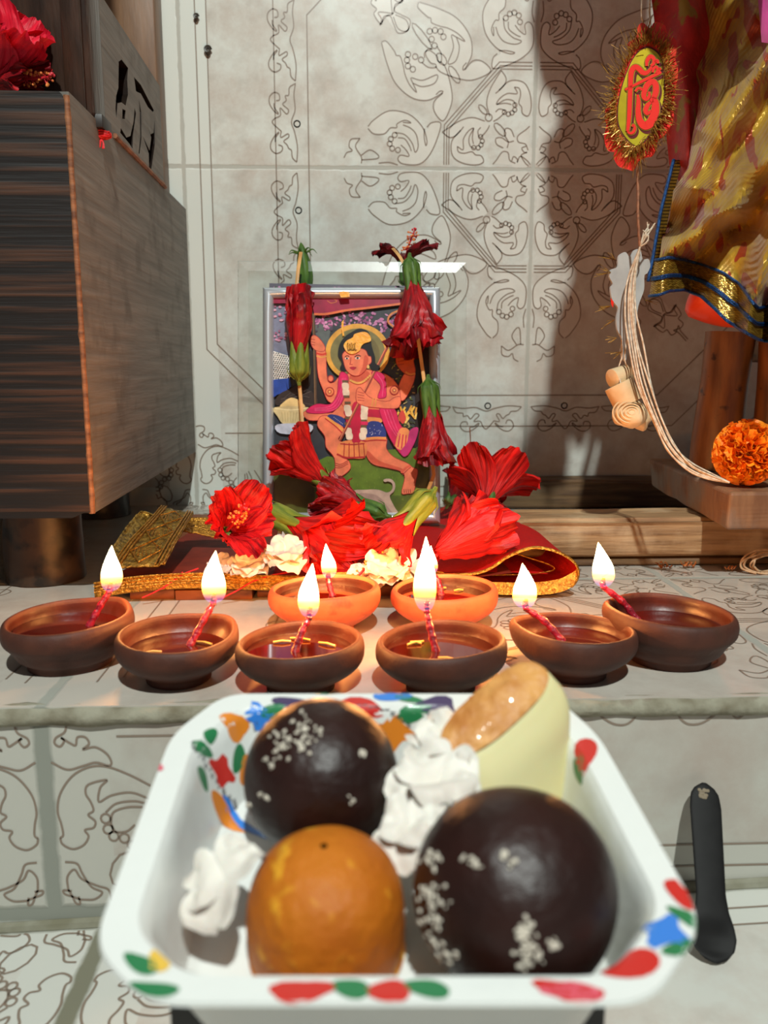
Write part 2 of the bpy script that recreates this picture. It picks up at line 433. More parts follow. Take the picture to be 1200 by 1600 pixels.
WY = 1.04                                    # wall distance
pc = on_y(833, 265, WY)
TW = pc.x - on_y(287, 262, WY).x
X0, X1 = -.85, .95
mb = MB().box((X0, WY, -.02), (X1, WY + .05, 1.5))
tile_lines(mb, Vector((pc.x, WY, pc.z)), (1, 0, 0), (0, 0, 1), (0, -1, 0), TW, [(i, j) for i in (-2, -1, 0, 1) for j in (-2, -1, 0)],
           (on_y(230, 500, WY).x - pc.x, -pc.z), (.5, .42), w=.0014)
tile_fills(mb, Vector((pc.x, WY, pc.z)), (1, 0, 0), (0, 0, 1), (0, -1, 0), TW, [(i, j) for i in (-2, -1, 0, 1) for j in (-2, -1, 0)], (on_y(230, 500, WY).x - pc.x, -pc.z), (.5, .42))
wall = mb.build('wall_back', [tile_mat('wall_tile', (pc.x, WY, pc.z), (1, 0, 0), (0, 0, 1), TW, base=(210, 212, 204), mott=(186, 173, 161), grout=(176, 174, 164), gw=.003), INK, PALE], smooth=False, weld=False)
wall['kind'] = 'structure'

FY = on_z(600, 1096, 0).y                    # front edge of the ledge
TL = .42; LX = -.163                         # joint near the left of the ledge
LC = Vector((LX + TL, on_z(1060, 903, 0).y, 0))
mb = MB().box((X0, FY, -.0005), (X1, WY, 0))
tile_lines(mb, LC, (1, 0, 0), (0, 1, 0), (0, 0, 1), TL, [(i, j) for i in (-2, -1, 0) for j in (-1, 0)], (-.62, FY + .007 - LC.y), (.4, WY - LC.y), w=.0011, lift=.0002)
plat = mb.build('floor_ledge', [tile_mat('ledge_tile', LC, (1, 0, 0), (0, 1, 0), TL, base=(194, 187, 176), mott=(180, 168, 156), gw=.004, rough=.18), INK], smooth=False, weld=False)
plat['kind'] = 'structure'

# riser below the ledge and the lower floor (the floor runs a little uphill to the right)
fl = on_z(100, 1449, -.122); 
def riser_z(x): return lerp(-.126, -.112, (x + .16) / .36)
RC = Vector((LX + TL, FY, -.119 + TL))
mb = MB().hexa([(X0, FY, -.2), (X1, FY, -.2), (X1, FY + .05, -.2), (X0, FY + .05, -.2)], [(X0, FY, -.0005), (X1, FY, -.0005), (X1, FY + .05, -.0005), (X0, FY + .05, -.0005)])
tile_lines(mb, RC, (1, 0, 0), (0, 0, 1), (0, -1, 0), TL, [(i, -1) for i in (-2, -1, 0)], (-.62, -TL + .004), (.35, -(RC.z + .007)), w=.0012)
ris = mb.build('wall_riser', [tile_mat('riser_tile', RC, (1, 0, 0), (0, 0, 1), TL, base=(186, 184, 174), mott=(172, 158, 147), grout=(140, 142, 132), gw=.006, rough=.35), INK], smooth=False, weld=False)
ris['kind'] = 'structure'
mb = MB()
# cement nosing along the edge, uneven
def nose(u, v):
    x = lerp(X0, X1, u); a = 2 * pi * v; r = .0042 + .0012 * noise.noise(Vector((x * 40, v * 3, 1)))
    return Vector((x, FY + .003 + r * cos(a) * 1.6, -.0058 + r * sin(a) * 1.35))
mb.grid(nose, 260, 12)
o = mb.build('trim_1', mat('cement_nosing', lin(150, 146, 128), .85, lin(112, 104, 84), 70, lo=.4, hi=.7, bump=.5, bscale=200, col3=lin(96, 66, 50), scale3=26, lo3=.58, hi3=.68)); o['kind'] = 'structure'
mb = MB()
def fz(x): return riser_z(x)
mb.hexa([(X0, -.5, -.2), (X1, -.5, -.2), (X1, FY, -.2), (X0, FY, -.2)], [(X0, -.5, fz(X0)), (X1, -.5, fz(X1)), (X1, FY, fz(X1)), (X0, FY, fz(X0))])
ex = Vector((X1 - X0, 0, fz(X1) - fz(X0))).normalized()
FC = Vector((-.135 + TL, FY - TL + .0, fz(-.135 + TL)))
nf = ex.cross(Vector((0, 1, 0)))
FC2 = Vector((-.135 + TL, FY - TL, fz(-.135 + TL)))
tile_lines(mb, FC2, ex, (0, 1, 0), nf, TL, [(i, j) for i in (-2, -1, 0) for j in (0, -1)], (-.62, -.4), (.35, TL - .006), w=.0013)
flo = mb.build('floor', [tile_mat('floor_tile', FC2, ex, (0, 1, 0), TL, base=(202, 202, 194), mott=(190, 178, 168), grout=(120, 118, 100), gw=.0065, rough=.3), INK], smooth=False, weld=False)
flo['kind'] = 'structure'
mb = MB()
mb.tube([(x, FY - .001, riser_z(x) + .0005) for x in [X0 + (X1 - X0) * k / 60 for k in range(61)]], lambda t: .0036 + .0012 * noise.noise(Vector((t * 70, 3, 1))), 8)
o = mb.build('trim_2', mat('floor_grout', lin(116, 112, 92), .9, lin(140, 138, 122), 60, bump=.4)); o['kind'] = 'structure'

# ------------------------------------------------------------------ light
SC.view_settings.view_transform = 'Standard'; SC.view_settings.look = 'None'; SC.view_settings.gamma = 1
SC.view_settings.use_curve_mapping = False; SC.view_settings.exposure = 0
w = bpy.data.worlds.new('room'); SC.world = w; w.use_nodes = True
w.node_tree.nodes['Background'].inputs['Color'].default_value = (.80, .84, .86, 1)
w.node_tree.nodes['Background'].inputs['Strength'].default_value = .12
ld = bpy.data.lights.new('ceiling_lamp', 'AREA'); ld.shape = 'DISK'; ld.size = .06; ld.energy = 50; ld.color = (.93, 1.0, .95)
lo_ = bpy.data.objects.new('ceiling_lamp', ld); COL.objects.link(lo_)
LPOS = Vector((.14, -.85, 1.75)); lo_.location = LPOS
lo_.rotation_euler = (Vector((.05, .8, .1)) - LPOS).to_track_quat('-Z', 'Y').to_euler()
# ------------------------------------------------------------------ clay lamps
def clay(name, a, b):
    return mat(name, lin(*a), .62, lin(*b), 45, lo=.4, hi=.68, bump=.25, bscale=160, col3=lin(66, 38, 26), scale3=34, lo3=.62, hi3=.72, spec=.4)
CLAY_D = clay('dark_clay', (82, 43, 29), (62, 31, 22))
CLAY_L = clay('light_clay', (196, 96, 58), (170, 78, 46))
OIL = mat('lamp_oil', lin(52, 8, 4), .05, coat=.3, spec=.5)
SOAK = mat('oil_soaked_clay', lin(72, 28, 17), .4, lin(54, 18, 12), 50, coat=0, bump=.2, bscale=140)
WICK = mat('oily_wick', lin(168, 28, 52), .25, lin(120, 14, 28), 200, coat=.8, bump=.6, bscale=500)
CHAR = mat('burnt_wick', lin(26, 18, 16), .9)
BIT = mat('straw_bit', lin(226, 170, 84), .35, coat=.5)
def flame_mat():
    m = bpy.data.materials.new('flame'); m.use_nodes = True; nt = m.node_tree; nt.nodes.clear()
    tc = nd(nt, 'ShaderNodeTexCoord'); sp = nd(nt, 'ShaderNodeSeparateXYZ'); nt.links.new(tc.outputs['UV'], sp.inputs[0])
    cr = nd(nt, 'ShaderNodeValToRGB'); e = cr.color_ramp.elements
    e[0].position = 0; e[0].color = (.10, .10, .9, 1); e[1].position = 1; e[1].color = (1, .62, .22, 1)
    for p, c in ((.12, (.55, .22, .30, 1)), (.22, (1, .34, .03, 1)), (.36, (1, .60, .14, 1)), (.50, (1, .84, .48, 1)), (.85, (1, .86, .50, 1))):
        k = e.new(p); k.color = c
    sr = nd(nt, 'ShaderNodeValToRGB'); q = sr.color_ramp.elements
    q[0].position = 0; q[0].color = (.02, .02, .02, 1); q[1].position = .45; q[1].color = (1, 1, 1, 1)
    for p, v in ((.12, .05), (.22, .22)): k = q.new(p); k.color = (v, v, v, 1)
    nt.links.new(sp.outputs['Y'], cr.inputs[0]); nt.links.new(sp.outputs['Y'], sr.inputs[0])
    mu = nd(nt, 'ShaderNodeMath', operation='MULTIPLY'); mu.inputs[1].default_value = 8.0; nt.links.new(sr.outputs[0], mu.inputs[0])
    em = nd(nt, 'ShaderNodeEmission'); nt.links.new(cr.outputs[0], em.inputs[0]); nt.links.new(mu.outputs[0], em.inputs[1])
    tr = nd(nt, 'ShaderNodeBsdfTransparent'); ad = nd(nt, 'ShaderNodeAddShader'); out = nd(nt, 'ShaderNodeOutputMaterial')
    nt.links.new(em.outputs[0], ad.inputs[0]); nt.links.new(tr.outputs[0], ad.inputs[1]); nt.links.new(ad.outputs[0], out.inputs[0])
    return m
FLAME = flame_mat()
FLAME_POWER = .33
def diya(name_label, base_px, width_px, flame_base, flame_tip, flame_w, wick_in, cl, seed, spout=None, foot=.60, bits=0, hgt=.0262, oil=.55):
    """base_px: pixel of the middle of the base's far-to-near centre; flame_*: pixels of the flame"""
    rnd = random.Random(seed)
    c = on_z(base_px[0], base_px[1], 0)
    Z = (c - CAM).dot(FWD)
    R = width_px / F * Z / 2
    root = thing('clay_lamp', name_label, 'oil lamp', c, 'lit clay lamps in a row on the ledge')
    H = hgt * R / .0325
    prof = [(.001, 0), (R * foot * .9, 0), (R * foot, .0012), (R * foot * 1.03, .004), (R * (foot + .13), .0068), (R * .87, H * .43), (R * .975, H * .60), (R, H * .75), (R * .992, H * .88),
            (R * .96, H * .97), (R * .915, H * 1.0), (R * .885, H * .97), (R * .865, H * .88), (R * .83, H * .70), (R * .62, H * .42), (R * .3, H * .25), (.001, H * .22)]
    pr = [(p.x, p.y) for p in cat([Vector((a, b, 0)) for a, b in prof], 3)]
    ph = rnd.uniform(0, 6)
    def dfm(p, a):
        k = 1 + .018 * sin(2 * a + ph) + .012 * sin(3 * a + ph * 2) + .012 * noise.noise(Vector((cos(a) * 2, sin(a) * 2, p.z * 60 + seed)))
        z = p.z * (1 + .05 * sin(a + ph) * smooth(.3, 1, p.z / H))
        if spout is not None:
            d = cos(a - spout); w = max(0, d) ** 14 * smooth(.35, 1, p.z / H)
            k += .10 * w; z += .0012 * w
        return Vector((p.x * k, p.y * k, z))
    mb = MB().lathe(pr, 64, c, dfm)
    nP = len(pr)
    for fi in range(len(mb.f)):
        if fi // 64 > nP * .70: mb.m[fi] = 1
    mb.build('bowl', [cl, SOAK], root)
    oz = H * oil
    ro = interp([(H * .22, .1), (H * .25, .3), (H * .42, .62), (H * .70, .83), (H * .88, .865), (H, .865)], oz) * R * .99
    MB().grid(lambda u, v: c + Vector((ro * v * cos(2 * pi * u), ro * v * sin(2 * pi * u), oz + .0004 * v * v)), 40, 4, cu=True).build('oil', OIL, root)
    # flame stands in a plane that faces the room, above the wick's end
    fb = at(flame_base[0], flame_base[1], (c - CAM).dot(FWD) + .0)
    fd = (flame_base[2] if len(flame_base) > 2 else 0)
    fb = at(flame_base[0], flame_base[1], Z + fd)
    ft = at(flame_tip[0], flame_tip[1], Z + fd)
    Zf = Z + fd; fw = flame_w / F * Zf / 2; ax = ft - fb; Lf = ax.length
    wi = at(wick_in[0], wick_in[1], Z + (wick_in[2] if len(wick_in) > 2 else 0)); wi.z = c.z + oz - .001
    wp = cat([wi, lerp(wi, fb, .5) + Vector((rnd.uniform(-.001, .001), 0, .0015)), fb - ax.normalized() * .001, fb + ax.normalized() * .0035], 7)
    w = MB(); w.tube(wp, lambda t: .0023 * (1 + .15 * sin(t * 40)) * (1 - .35 * t), 10)
    wk = w.build('wick', WICK, root)
    MB().tube([fb - ax.normalized() * .0022, fb + ax.normalized() * .002, fb + ax.normalized() * .0048 + RIGHT * .0006], lambda t: .0019 * (1 - .5 * t), 8).build('burnt_tip', CHAR, wk)
    def fp(u, v):
        a = 2 * pi * u
        r = fw * (sin(pi * min(1, .03 + .97 * v ** .60)) ** .85) * (1 - .2 * smooth(.4, 1, v)) * 1.08
        o = RIGHT * (r * cos(a)) + FH * (r * .8 * sin(a))
        return fb - ax * .03 + ax * 1.03 * v + o + RIGHT * (fw * .15 * sin(v * 4 + seed))
    MB().grid(fp, 20, 24, cu=True).build('flame', FLAME, root)
    for k in range(bits):
        a = rnd.uniform(0, 6.28); q = c + Vector((cos(a) * ro * .55, sin(a) * ro * .55, oz + .0009)); a2 = rnd.uniform(-.6, .6)
        d = Vector((cos(a2), sin(a2), 0)) * rnd.uniform(.003, .006)
        MB().tube([q - d, q + Vector((0, 0, .0006)), q + d], .0007, 6).build('straw_bit', BIT, root)
    l = bpy.data.lights.new('flame_light', 'POINT'); l.energy = FLAME_POWER * min(1.15, Lf / .028); l.color = (1, .38, .09); l.shadow_soft_size = .005
    lo2 = bpy.data.objects.new('flame_light', l); COL.objects.link(lo2); lo2.parent = root; lo2.location = fb + ax * .5 - c
    return root
diya('dark clay lamp at the left end of the row, in front of the cabinet leg', (110, 1036), 192, (171, 922, .004), (177, 852), 31, (138, 968, 0), CLAY_D, 1, spout=.9, foot=.64, oil=.74)
diya('second dark clay lamp from the left, straw crumbs in its oil, flame over right rim', (280, 1060), 188, (333, 940, .008), (338, 860), 35, (295, 992, 0), CLAY_D, 2, spout=.8, foot=.53, bits=3, oil=.66)
diya('dark clay lamp left of the middle pair at the front, just behind the paper plate', (470, 1073), 196, (483, 962, -.002), (487, 880), 31, (460, 1018, -.006), CLAY_D, 3, foot=.53, bits=3, oil=.76)
diya('dark clay lamp right of the middle pair at the front, with the tallest flame', (688, 1074), 200, (667, 952, -.002), (663, 838), 33, (682, 1010, -.006), CLAY_D, 4, foot=.53, bits=3, oil=.76)
diya('dark clay lamp behind the tip of the cream sweet, flame over its left rim', (896, 1052), 188, (822, 948, .004), (815, 880), 35, (880, 995, 0), CLAY_D, 5, spout=2.8, foot=.53, bits=1, oil=.66)
diya('wide clay lamp at the right end of the row, flame over its left rim', (1044, 1028), 197, (943, 915, .006), (936, 847), 32, (1000, 955, .004), CLAY_D, 6, spout=3.0, foot=.64, bits=1, oil=.66)
diya('orange clay lamp in the back row below the red hibiscus, small flame', (508, 982), 171, (513, 902, .006), (511, 849), 22, (520, 932, 0), CLAY_L, 7, foot=.52, bits=2, oil=.74)
diya('orange clay lamp in the back row, half behind the tallest flame', (693, 980), 163, (676, 894, .004), (674, 852), 15, (690, 930, 0), CLAY_L, 8, foot=.52, bits=2, oil=.76)
# a drop of oil spilled by the lamp behind the cream sweet
# ------------------------------------------------------------------ dark wooden shrine on the left
def wood(name, a, b, scale, stretch, c=None, rough=.5, bump=.4, **k):
    return mat(name, lin(*a), rough, lin(*b), scale, stretch, detail=6, bump=bump, col3=lin(*c) if c else None, **k)
W_FRONT = wood('streaked_dark_wood', (20, 14, 12), (86, 56, 38), 8, (.8, 1, 28), lo=.48, hi=.84, bump=.5, rough=.5)
W_SIDE = wood('greyed_wood', (98, 92, 84), (128, 121, 111), 12, (3, .7, 13), c=(84, 74, 64), scale3=30, lo3=.52, hi3=.75, rough=.6, lo=.3, hi=.75)
W_LEG = wood('varnished_leg_wood', (46, 34, 26), (70, 50, 34), 20, (1, 1, 1), c=(26, 20, 16), scale3=40, lo3=.5, hi3=.6, rough=.4)
W_POST = wood('post_wood', (64, 44, 34), (40, 28, 22), 22, (5, 5, 1), rough=.3, bump=.7)
W_PILLAR = wood('brown_pillar_wood', (128, 92, 62), (98, 68, 44), 12, (6, 6, 1), rough=.45)
W_EDGE = mat('raw_edge_wood', lin(150, 98, 62), .7, lin(92, 56, 36), 60, (1, 1, 3), bump=.5)
yf = .60
ft_, fb_ = on_y(97, 140, yf), on_y(156, 805, yf)
xf = (ft_.x + fb_.x) / 2; zt, zb = ft_.z, fb_.z + .001
xb = on_y(296, 500, WY - .012).x; yb = WY - .006
xl = -.62
root = thing('wooden_shrine', 'dark wooden home shrine with streaked front and carved side, on round legs', 'shrine', ((xf + xl) / 2, .8, 0))
mb = MB()
ch = .006
mb.hexa([(xl, yf + .004, zb), (xf - .001, yf + .004, zb), (xb, yb, zb), (xl, yb, zb)], [(xl, yf + .004, zt), (xf - .001, yf + .004, zt), (xb, yb, zt), (xl, yb, zt)])
mb.build('base_box', W_SIDE, root, smooth=False)
# front board with chamfered lower corner
mb = MB(); pr = [(xl, yf, zb - .003), (xf - .016, yf, zb - .003), (xf - .008, yf, zb + .0005), (xf - .003, yf, zb + .001), (xf - .003, yf, zt - .006), (xf - .006, yf, zt - .001), (xl, yf, zt)]
mb.prism(pr, (0, .0042, 0)); mb.build('front_board', W_FRONT, root, smooth=False)
mb = MB()
pts = [Vector((xf - .002 + .0006 * noise.noise(Vector((0, k * .7, 2))), yf + .002, lerp(zb, zt - .003, k / 40))) for k in range(41)]
mb.tube(pts, lambda t: .0022 + .0007 * noise.noise(Vector((t * 30, 0, 5))), 8); mb.build('raw_edge', W_EDGE, root)
# legs
def leg(cx, cy, r):
    mb = MB(); prof = [(r * .2, 0), (r * .93, 0), (r, .004), (r * 1.0, .012), (r * .965, .03), (r * .94, zb - .004), (r * .9, zb), (r * .2, zb)]
    pr = [(p.x, p.y) for p in cat([Vector((a, b, 0)) for a, b in prof], 3)]
    mb.lathe(pr, 40, (cx, cy, 0), lambda p, a: p * 1.0 + Vector((cos(a), sin(a), 0)) * (.0015 * noise.noise(Vector((cos(a) * 3, sin(a) * 3, p.z * 50)))))
    mb.build('leg', W_LEG, root)
lc = on_z(66, 908, 0); leg(lc.x, lc.y + .01, .0315)
leg(xl + .05, lc.y + .01, .0315); leg(xb - .10, yb - .06, .0315); leg(xl + .05, yb - .06, .0315)
# post on the side edge
def sidex(y): return xf + (xb - xf) * (y - yf) / (yb - yf)
y1 = .66
for k in range(60):
    y1 += .001
    q = Vector((sidex(y1), y1, zt)) - CAM
    if 600 + F * q.dot(RIGHT) / q.dot(FWD) > 140: break
y2 = y1 + .035
px1 = sidex(y1) - .001
mb = MB(); mb.bevbox((px1 - .055, y1, zt), (px1, y2, zt + .42), .0035); mb.bevbox((px1 - .018, y1 - .006, zt), (px1 - .004, y1 + .004, zt + .42), .002)
mb.build('post', W_POST, root, angle=25)
mb = MB(); mb.bevbox((px1 - .010, y1 + .006, zt - .006), (px1 + .005, y2 - .004, zt + .004), .0012); mb.build('notch_cap', mat('black_wood', lin(40, 34, 30), .5, lin(28, 22, 20), 60), root)
# carved side panel with cut-outs, between post and wall
ya, yz = y2 - .002, yb - .045
while True:
    q = Vector((sidex(yz), yz, zt)) - CAM
    if 600 + F * q.dot(RIGHT) / q.dot(FWD) <= 258: break
    yz -= .002
zp = zt + .098
th = .009
def pside(y, z, off=0): return Vector((sidex(y) + off - .0008, y, z))
outline = [(ya, zt), (yz, zt), (yz, zp), (ya, zp)]
mb = MB(); mb.prism([pside(y, z) for y, z in outline], (-th, 0, 0)); panel = mb.build('carved_panel', W_SIDE, root, smooth=False)
P0, PN = pside(.85, zt), Vector((1, -(xb - xf) / (yb - yf), 0)).normalized()
def pp(px, py): return on_plane(px, py, P0, PN)
z8 = lambda pts: [(x / 4, y / 4) for x, y in pts]
cuts = [z8([(742, 385), (760, 372), (800, 425), (795, 500), (800, 590), (785, 660), (760, 640), (735, 645), (728, 740), (722, 680), (726, 600), (740, 550)]),
        z8([(838, 482), (880, 530), (962, 690), (955, 700), (925, 670), (880, 585), (850, 570)]),
        z8([(842, 675), (850, 710), (832, 840), (828, 930), (810, 900), (752, 830), (755, 800), (790, 860), (815, 850), (835, 760)]),
        z8([(868, 620), (882, 700), (884, 860), (872, 960), (866, 960), (877, 860), (874, 700)]),
        z8([(908, 740), (940, 840), (960, 830), (966, 750), (968, 900), (945, 1060), (932, 1050), (930, 960), (892, 850), (935, 940), (945, 860)]),
        z8([(765, 680), (785, 690), (780, 745), (765, 742)])]
sc = bpy.context.scene
cutters = []
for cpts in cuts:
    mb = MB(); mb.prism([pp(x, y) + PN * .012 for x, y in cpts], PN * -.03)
    co = mb.build('cutter', wood('recess_shade', (34, 24, 18), (26, 18, 14), 20, (3, 3, 3), spec=.1), smooth=False); cutters.append(co)  # near-black colour paints the recess shade onto the cut walls
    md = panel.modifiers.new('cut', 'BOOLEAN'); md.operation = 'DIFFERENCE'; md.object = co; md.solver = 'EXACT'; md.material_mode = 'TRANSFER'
bpy.context.view_layer.update()
dg = bpy.context.evaluated_depsgraph_get()
newme = bpy.data.meshes.new_from_object(panel.evaluated_get(dg))
panel.modifiers.clear(); old = panel.data; panel.data = newme; bpy.data.meshes.remove(old); panel.data.name = 'carved_panel'
for co in cutters:
    me = co.data; bpy.data.objects.remove(co); bpy.data.meshes.remove(me)
mb = MB(); mb.prism([pside(y, z, -th - .0005) for y, z in outline], (-.006, 0, 0)); mb.build('shade_backing', wood('recess_shade', (34, 24, 18), (26, 18, 14), 20, (3, 3, 3), spec=.1), root, smooth=False)  # added board behind the cut-outs, its dark colour stands in for shade
# raw rail along the foot of the panel
mb = MB()
mb.tube([pside(lerp(y2 + .02, yz, k / 20), zt + .0008, .0012) for k in range(21)], lambda t: .0022 + .001 * noise.noise(Vector((t * 25, 1, 1))), 6); mb.build('panel_rail', W_EDGE, root)
# pillar at the back against the wall and the closed back
bx = on_y(246, 60, yb - .03).x
mb = MB(); mb.bevbox((bx - .06, yb - .04, zt), (bx, yb, zt + .46), .003); mb.build('pillar', W_PILLAR, root, angle=25)
mb = MB(); mb.box((bx - .004, yb - .012, zt - .01), (on_y(262, 230, yb).x, yb, zt + .055)); mb.build('pillar_foot', W_SIDE, root, smooth=False)
mb = MB(); mb.box((xl, yb - .02, zt), (bx - .058, yb - .004, zt + .46)); mb.build('back_board', W_POST, root, smooth=False)
# red thread tied in the notch
def tangle(mb, c, ex, ey, ez, n, r, rnd, turns=2.2, pts=14):
    for k in range(n):
        a0 = rnd.uniform(0, 6.28); P = []
        for q in range(pts):
            a = a0 + turns * 2 * pi * q / pts * rnd.choice((1, 1, .8))
            P.append(Vector(c) + ex * cos(a) * rnd.uniform(.6, 1) + ey * sin(a) * rnd.uniform(.5, 1) + ez * rnd.uniform(-1, 1))
        mb.tube(cat(P, 3), r, 5)
rnd = random.Random(3)
mb = MB(); tc_ = at(158, 211, (Vector((sidex(y1 + .02), y1 + .02, zt)) - CAM).dot(FWD) - .004)
tangle(mb, tc_, RIGHT * .0085, UP * .0028, FWD * .003, 9, .0006, rnd)
for k in range(4): mb.tube(cat([tc_ + RIGHT * rnd.uniform(-.004, .004), tc_ + RIGHT * rnd.uniform(-.003, .003) - UP * .005, tc_ + RIGHT * rnd.uniform(-.003, .004) - UP * rnd.uniform(.008, .012)], 4), .0006, 5)
RED_THREAD = mat('red_thread', lin(226, 30, 34), .6, lin(170, 14, 20), 300)
tag(mb.build('red_thread', RED_THREAD, org=tc_), 'tangle of red thread caught in the notch on the shrine edge', 'thread')
# two tiny snail shells on the wall
SH = mat('snail_shell', lin(70, 58, 44), .4, lin(30, 24, 18), 400)
for (x, y, r, lab) in ((325, 80, .0036, 'larger dark snail shell stuck on the back wall, beside the printed line'), (307, 28, .0027, 'smaller dark snail shell high on the back wall near the shrine pillar')):
    c = on_y(x, y, WY - .002); mb = MB()
    mb.ell(c + Vector((0, -.001, -.001)), (r * .9, r * .8, r * 1.2), 14, 10)
    mb.tube(cat([c + Vector((r * 1.1 * (1 - k / 18) * cos(k * .9), -.0025 - k * .0001, r * 1.1 * (1 - k / 18) * sin(k * .9) + r * .3)) for k in range(14)], 3), lambda t: r * .38 * (1 - t * .7), 6)
    tag(mb.build('snail_shell', SH, org=c), lab, 'snail shell', 'snail shells on the wall')
# ------------------------------------------------------------------ framed print, glass pane and card behind it
CT = .0262                                    # height of the cloth under the frame
ZF = (on_z(548, 812, CT) - CAM).dot(FWD)
def fp_(px, py, d=0): return at(px, py, ZF) + FWD * d
SILVER = mat('silver_moulding', lin(206, 214, 222), .28, metal=.55)
base = fp_(548, 812)
root = thing('picture_frame', 'silver framed devotional print of a dancing youth, hung with red hibiscus', 'framed picture', base)
# moulding: rounded profile mitred round the rectangle
x0, y0, x1, y1 = 410, 448, 688, 818
wpx = 17
mb = MB()
prof = [(0, .012), (0, .003), (.12, .0005), (.35, -.0035), (.6, -.004), (.85, -.002), (1, .0015), (1, .012)]
def corner(ix, iy, t, d):
    sx, sy = (1 if ix == 0 else -1), (1 if iy == 0 else -1)
    return fp_((x0, x1)[ix] + sx * wpx * t, (y0, y1)[iy] + sy * wpx * t, d)
ring = [(0, 0), (1, 0), (1, 1), (0, 1)]
for k in range(4):
    a, b = ring[k], ring[(k + 1) % 4]
    side = MB()
    mb.grid(lambda u, v: lerp(corner(*a, *prof[int(round(v * 7))]), corner(*b, *prof[int(round(v * 7))]), u), 10, 7)
mb.build('moulding', SILVER, root, angle=50)
MB().prism([fp_(x0 + 3, y0 + 3, .011), fp_(x1 - 3, y0 + 3, .011), fp_(x1 - 3, y1 - 3, .011), fp_(x0 + 3, y1 - 3, .011)], FWD * .003).build('backing_board', mat('brown_board', lin(110, 80, 56), .8), root, smooth=False)
# the print: flat ink shapes on one sheet
PM = []; PK = {}
def ink(c):
    if c not in PK:
        PK[c] = len(PM)
        d = tuple(min(255, max(0, v * .82)) for v in c)
        PM.append(mat('print_ink_%d' % len(PM), lin(*c), .28, lin(*d), 110, lo=.35, hi=.75, coat=.25))
    return PK[c]
pm = MB(); layer = [0]
def za(x, y): return fp_(420 + x / 4.615, 460 + y / 4.615, .0062 - .000006 * layer[0])
def shape(c, pts, smoothit=True, line=None, lw=4):
    layer[0] += 1
    P = [(p.x, p.y) for p in cat([Vector((a, b, 0)) for a, b in pts], 4, closed=True)] if smoothit else pts
    pm.poly([za(*p) for p in P], ink(c))
    if line:
        layer[0] += 1; stroke(line, P + [P[0]], lw, False)
def stroke(c, pts, wd, smoothit=True):
    layer[0] += 1
    P = [Vector(p) for p in (([(q.x, q.y) for q in cat([Vector((a, b, 0)) for a, b in pts], 5)]) if smoothit else pts)]
    vs = []
    for i, p in enumerate(P):
        d = P[min(i + 1, len(P) - 1)] - P[max(i - 1, 0)]; d = d.normalized() if d.length else Vector((1, 0)); o = Vector((-d.y, d.x)) * wd / 2
        vs += [za(*(p + o)), za(*(p - o))]
    pm.add(vs, [[2 * i, 2 * i + 1, 2 * i + 3, 2 * i + 2] for i in range(len(P) - 1)], ink(c))
def blob(c, x, y, rx, ry=None, n=12, rot=0): shape(c, circ(x, y, rx, ry, rot, n)[:-1], False)
SK = (238, 128, 92); SKD = (214, 92, 66); RD = (170, 36, 44); PK_ = (216, 30, 96); CR = (186, 26, 62)
shape((58, 60, 66), [(15, 15), (1170, 15), (1170, 1640), (15, 1640)], False)
rp = random.Random(5)
shape((122, 126, 150), [(25, 60), (120, 60), (140, 330), (150, 440), (25, 400)], False)
shape((96, 104, 104), [(335, 200), (440, 190), (430, 320), (410, 430), (350, 330)])
for k in range(170):
    x = rp.uniform(330, 1000); y = 150 + .05 * abs(x - 500) * 0 + rp.gauss(30, 40) + (20 if x > 700 else 0)
    blob(rp.choice([(196, 122, 172), (168, 86, 140), (214, 150, 190), (140, 70, 120), (84, 70, 90)]), x, y, rp.uniform(8, 18), rp.uniform(6, 13), 7, rp.uniform(0, 3))
for k in range(24): blob(rp.choice([(196, 140, 170), (210, 160, 180), (150, 90, 120)]), rp.uniform(30, 130), rp.choice([rp.uniform(70, 180), rp.uniform(250, 330)]), rp.uniform(8, 16), 9, 7)
shape((40, 32, 30), [(250, 430), (340, 420), (420, 600), (440, 760), (300, 800), (230, 790), (200, 700)])
for k in range(130):
    blob(rp.choice([(150, 150, 84), (110, 120, 60), (176, 160, 110), (80, 92, 52), (60, 66, 44)]), rp.uniform(880, 1050), rp.uniform(480, 1000), rp.uniform(6, 20), rp.uniform(3, 7), 6, rp.uniform(0, 3))
shape((40, 27, 24), [(1045, 390), (1150, 390), (1150, 1120), (1050, 1100), (1060, 800)], False)
for k in range(26):
    a = rp.uniform(-.9, .9); x, y = rp.uniform(900, 1060), rp.uniform(840, 930)
    stroke(rp.choice([(236, 190, 80), (244, 214, 120), (222, 160, 60)]), [(x, y), (x + 50 * sin(a), y - 50 * cos(a))], 14, False)
shape((204, 70, 60), [(935, 880), (965, 830), (990, 890), (965, 930)])
# meadow
shape((96, 122, 40), [(25, 1290), (200, 1270), (420, 1165), (600, 1185), (850, 1118), (1060, 1105), (1165, 1190), (1165, 1640), (15, 1640)], False)
shape((72, 78, 28), [(20, 1275), (150, 1300), (300, 1360), (330, 1480), (300, 1640), (15, 1640)])
shape((78, 92, 34), [(1060, 1105), (1165, 1120), (1165, 1400), (1060, 1380), (1080, 1250)])
shape((74, 98, 36), [(600, 1480), (900, 1450), (1165, 1480), (1165, 1640), (560, 1640)])
for k in range(140):
    x, y = rp.uniform(330, 1140), rp.uniform(1200, 1590)
    stroke(rp.choice([(112, 140, 48), (84, 108, 36), (128, 150, 60)]), [(x, y), (x + rp.uniform(-4, 4), y - rp.uniform(8, 18))], 3, False)
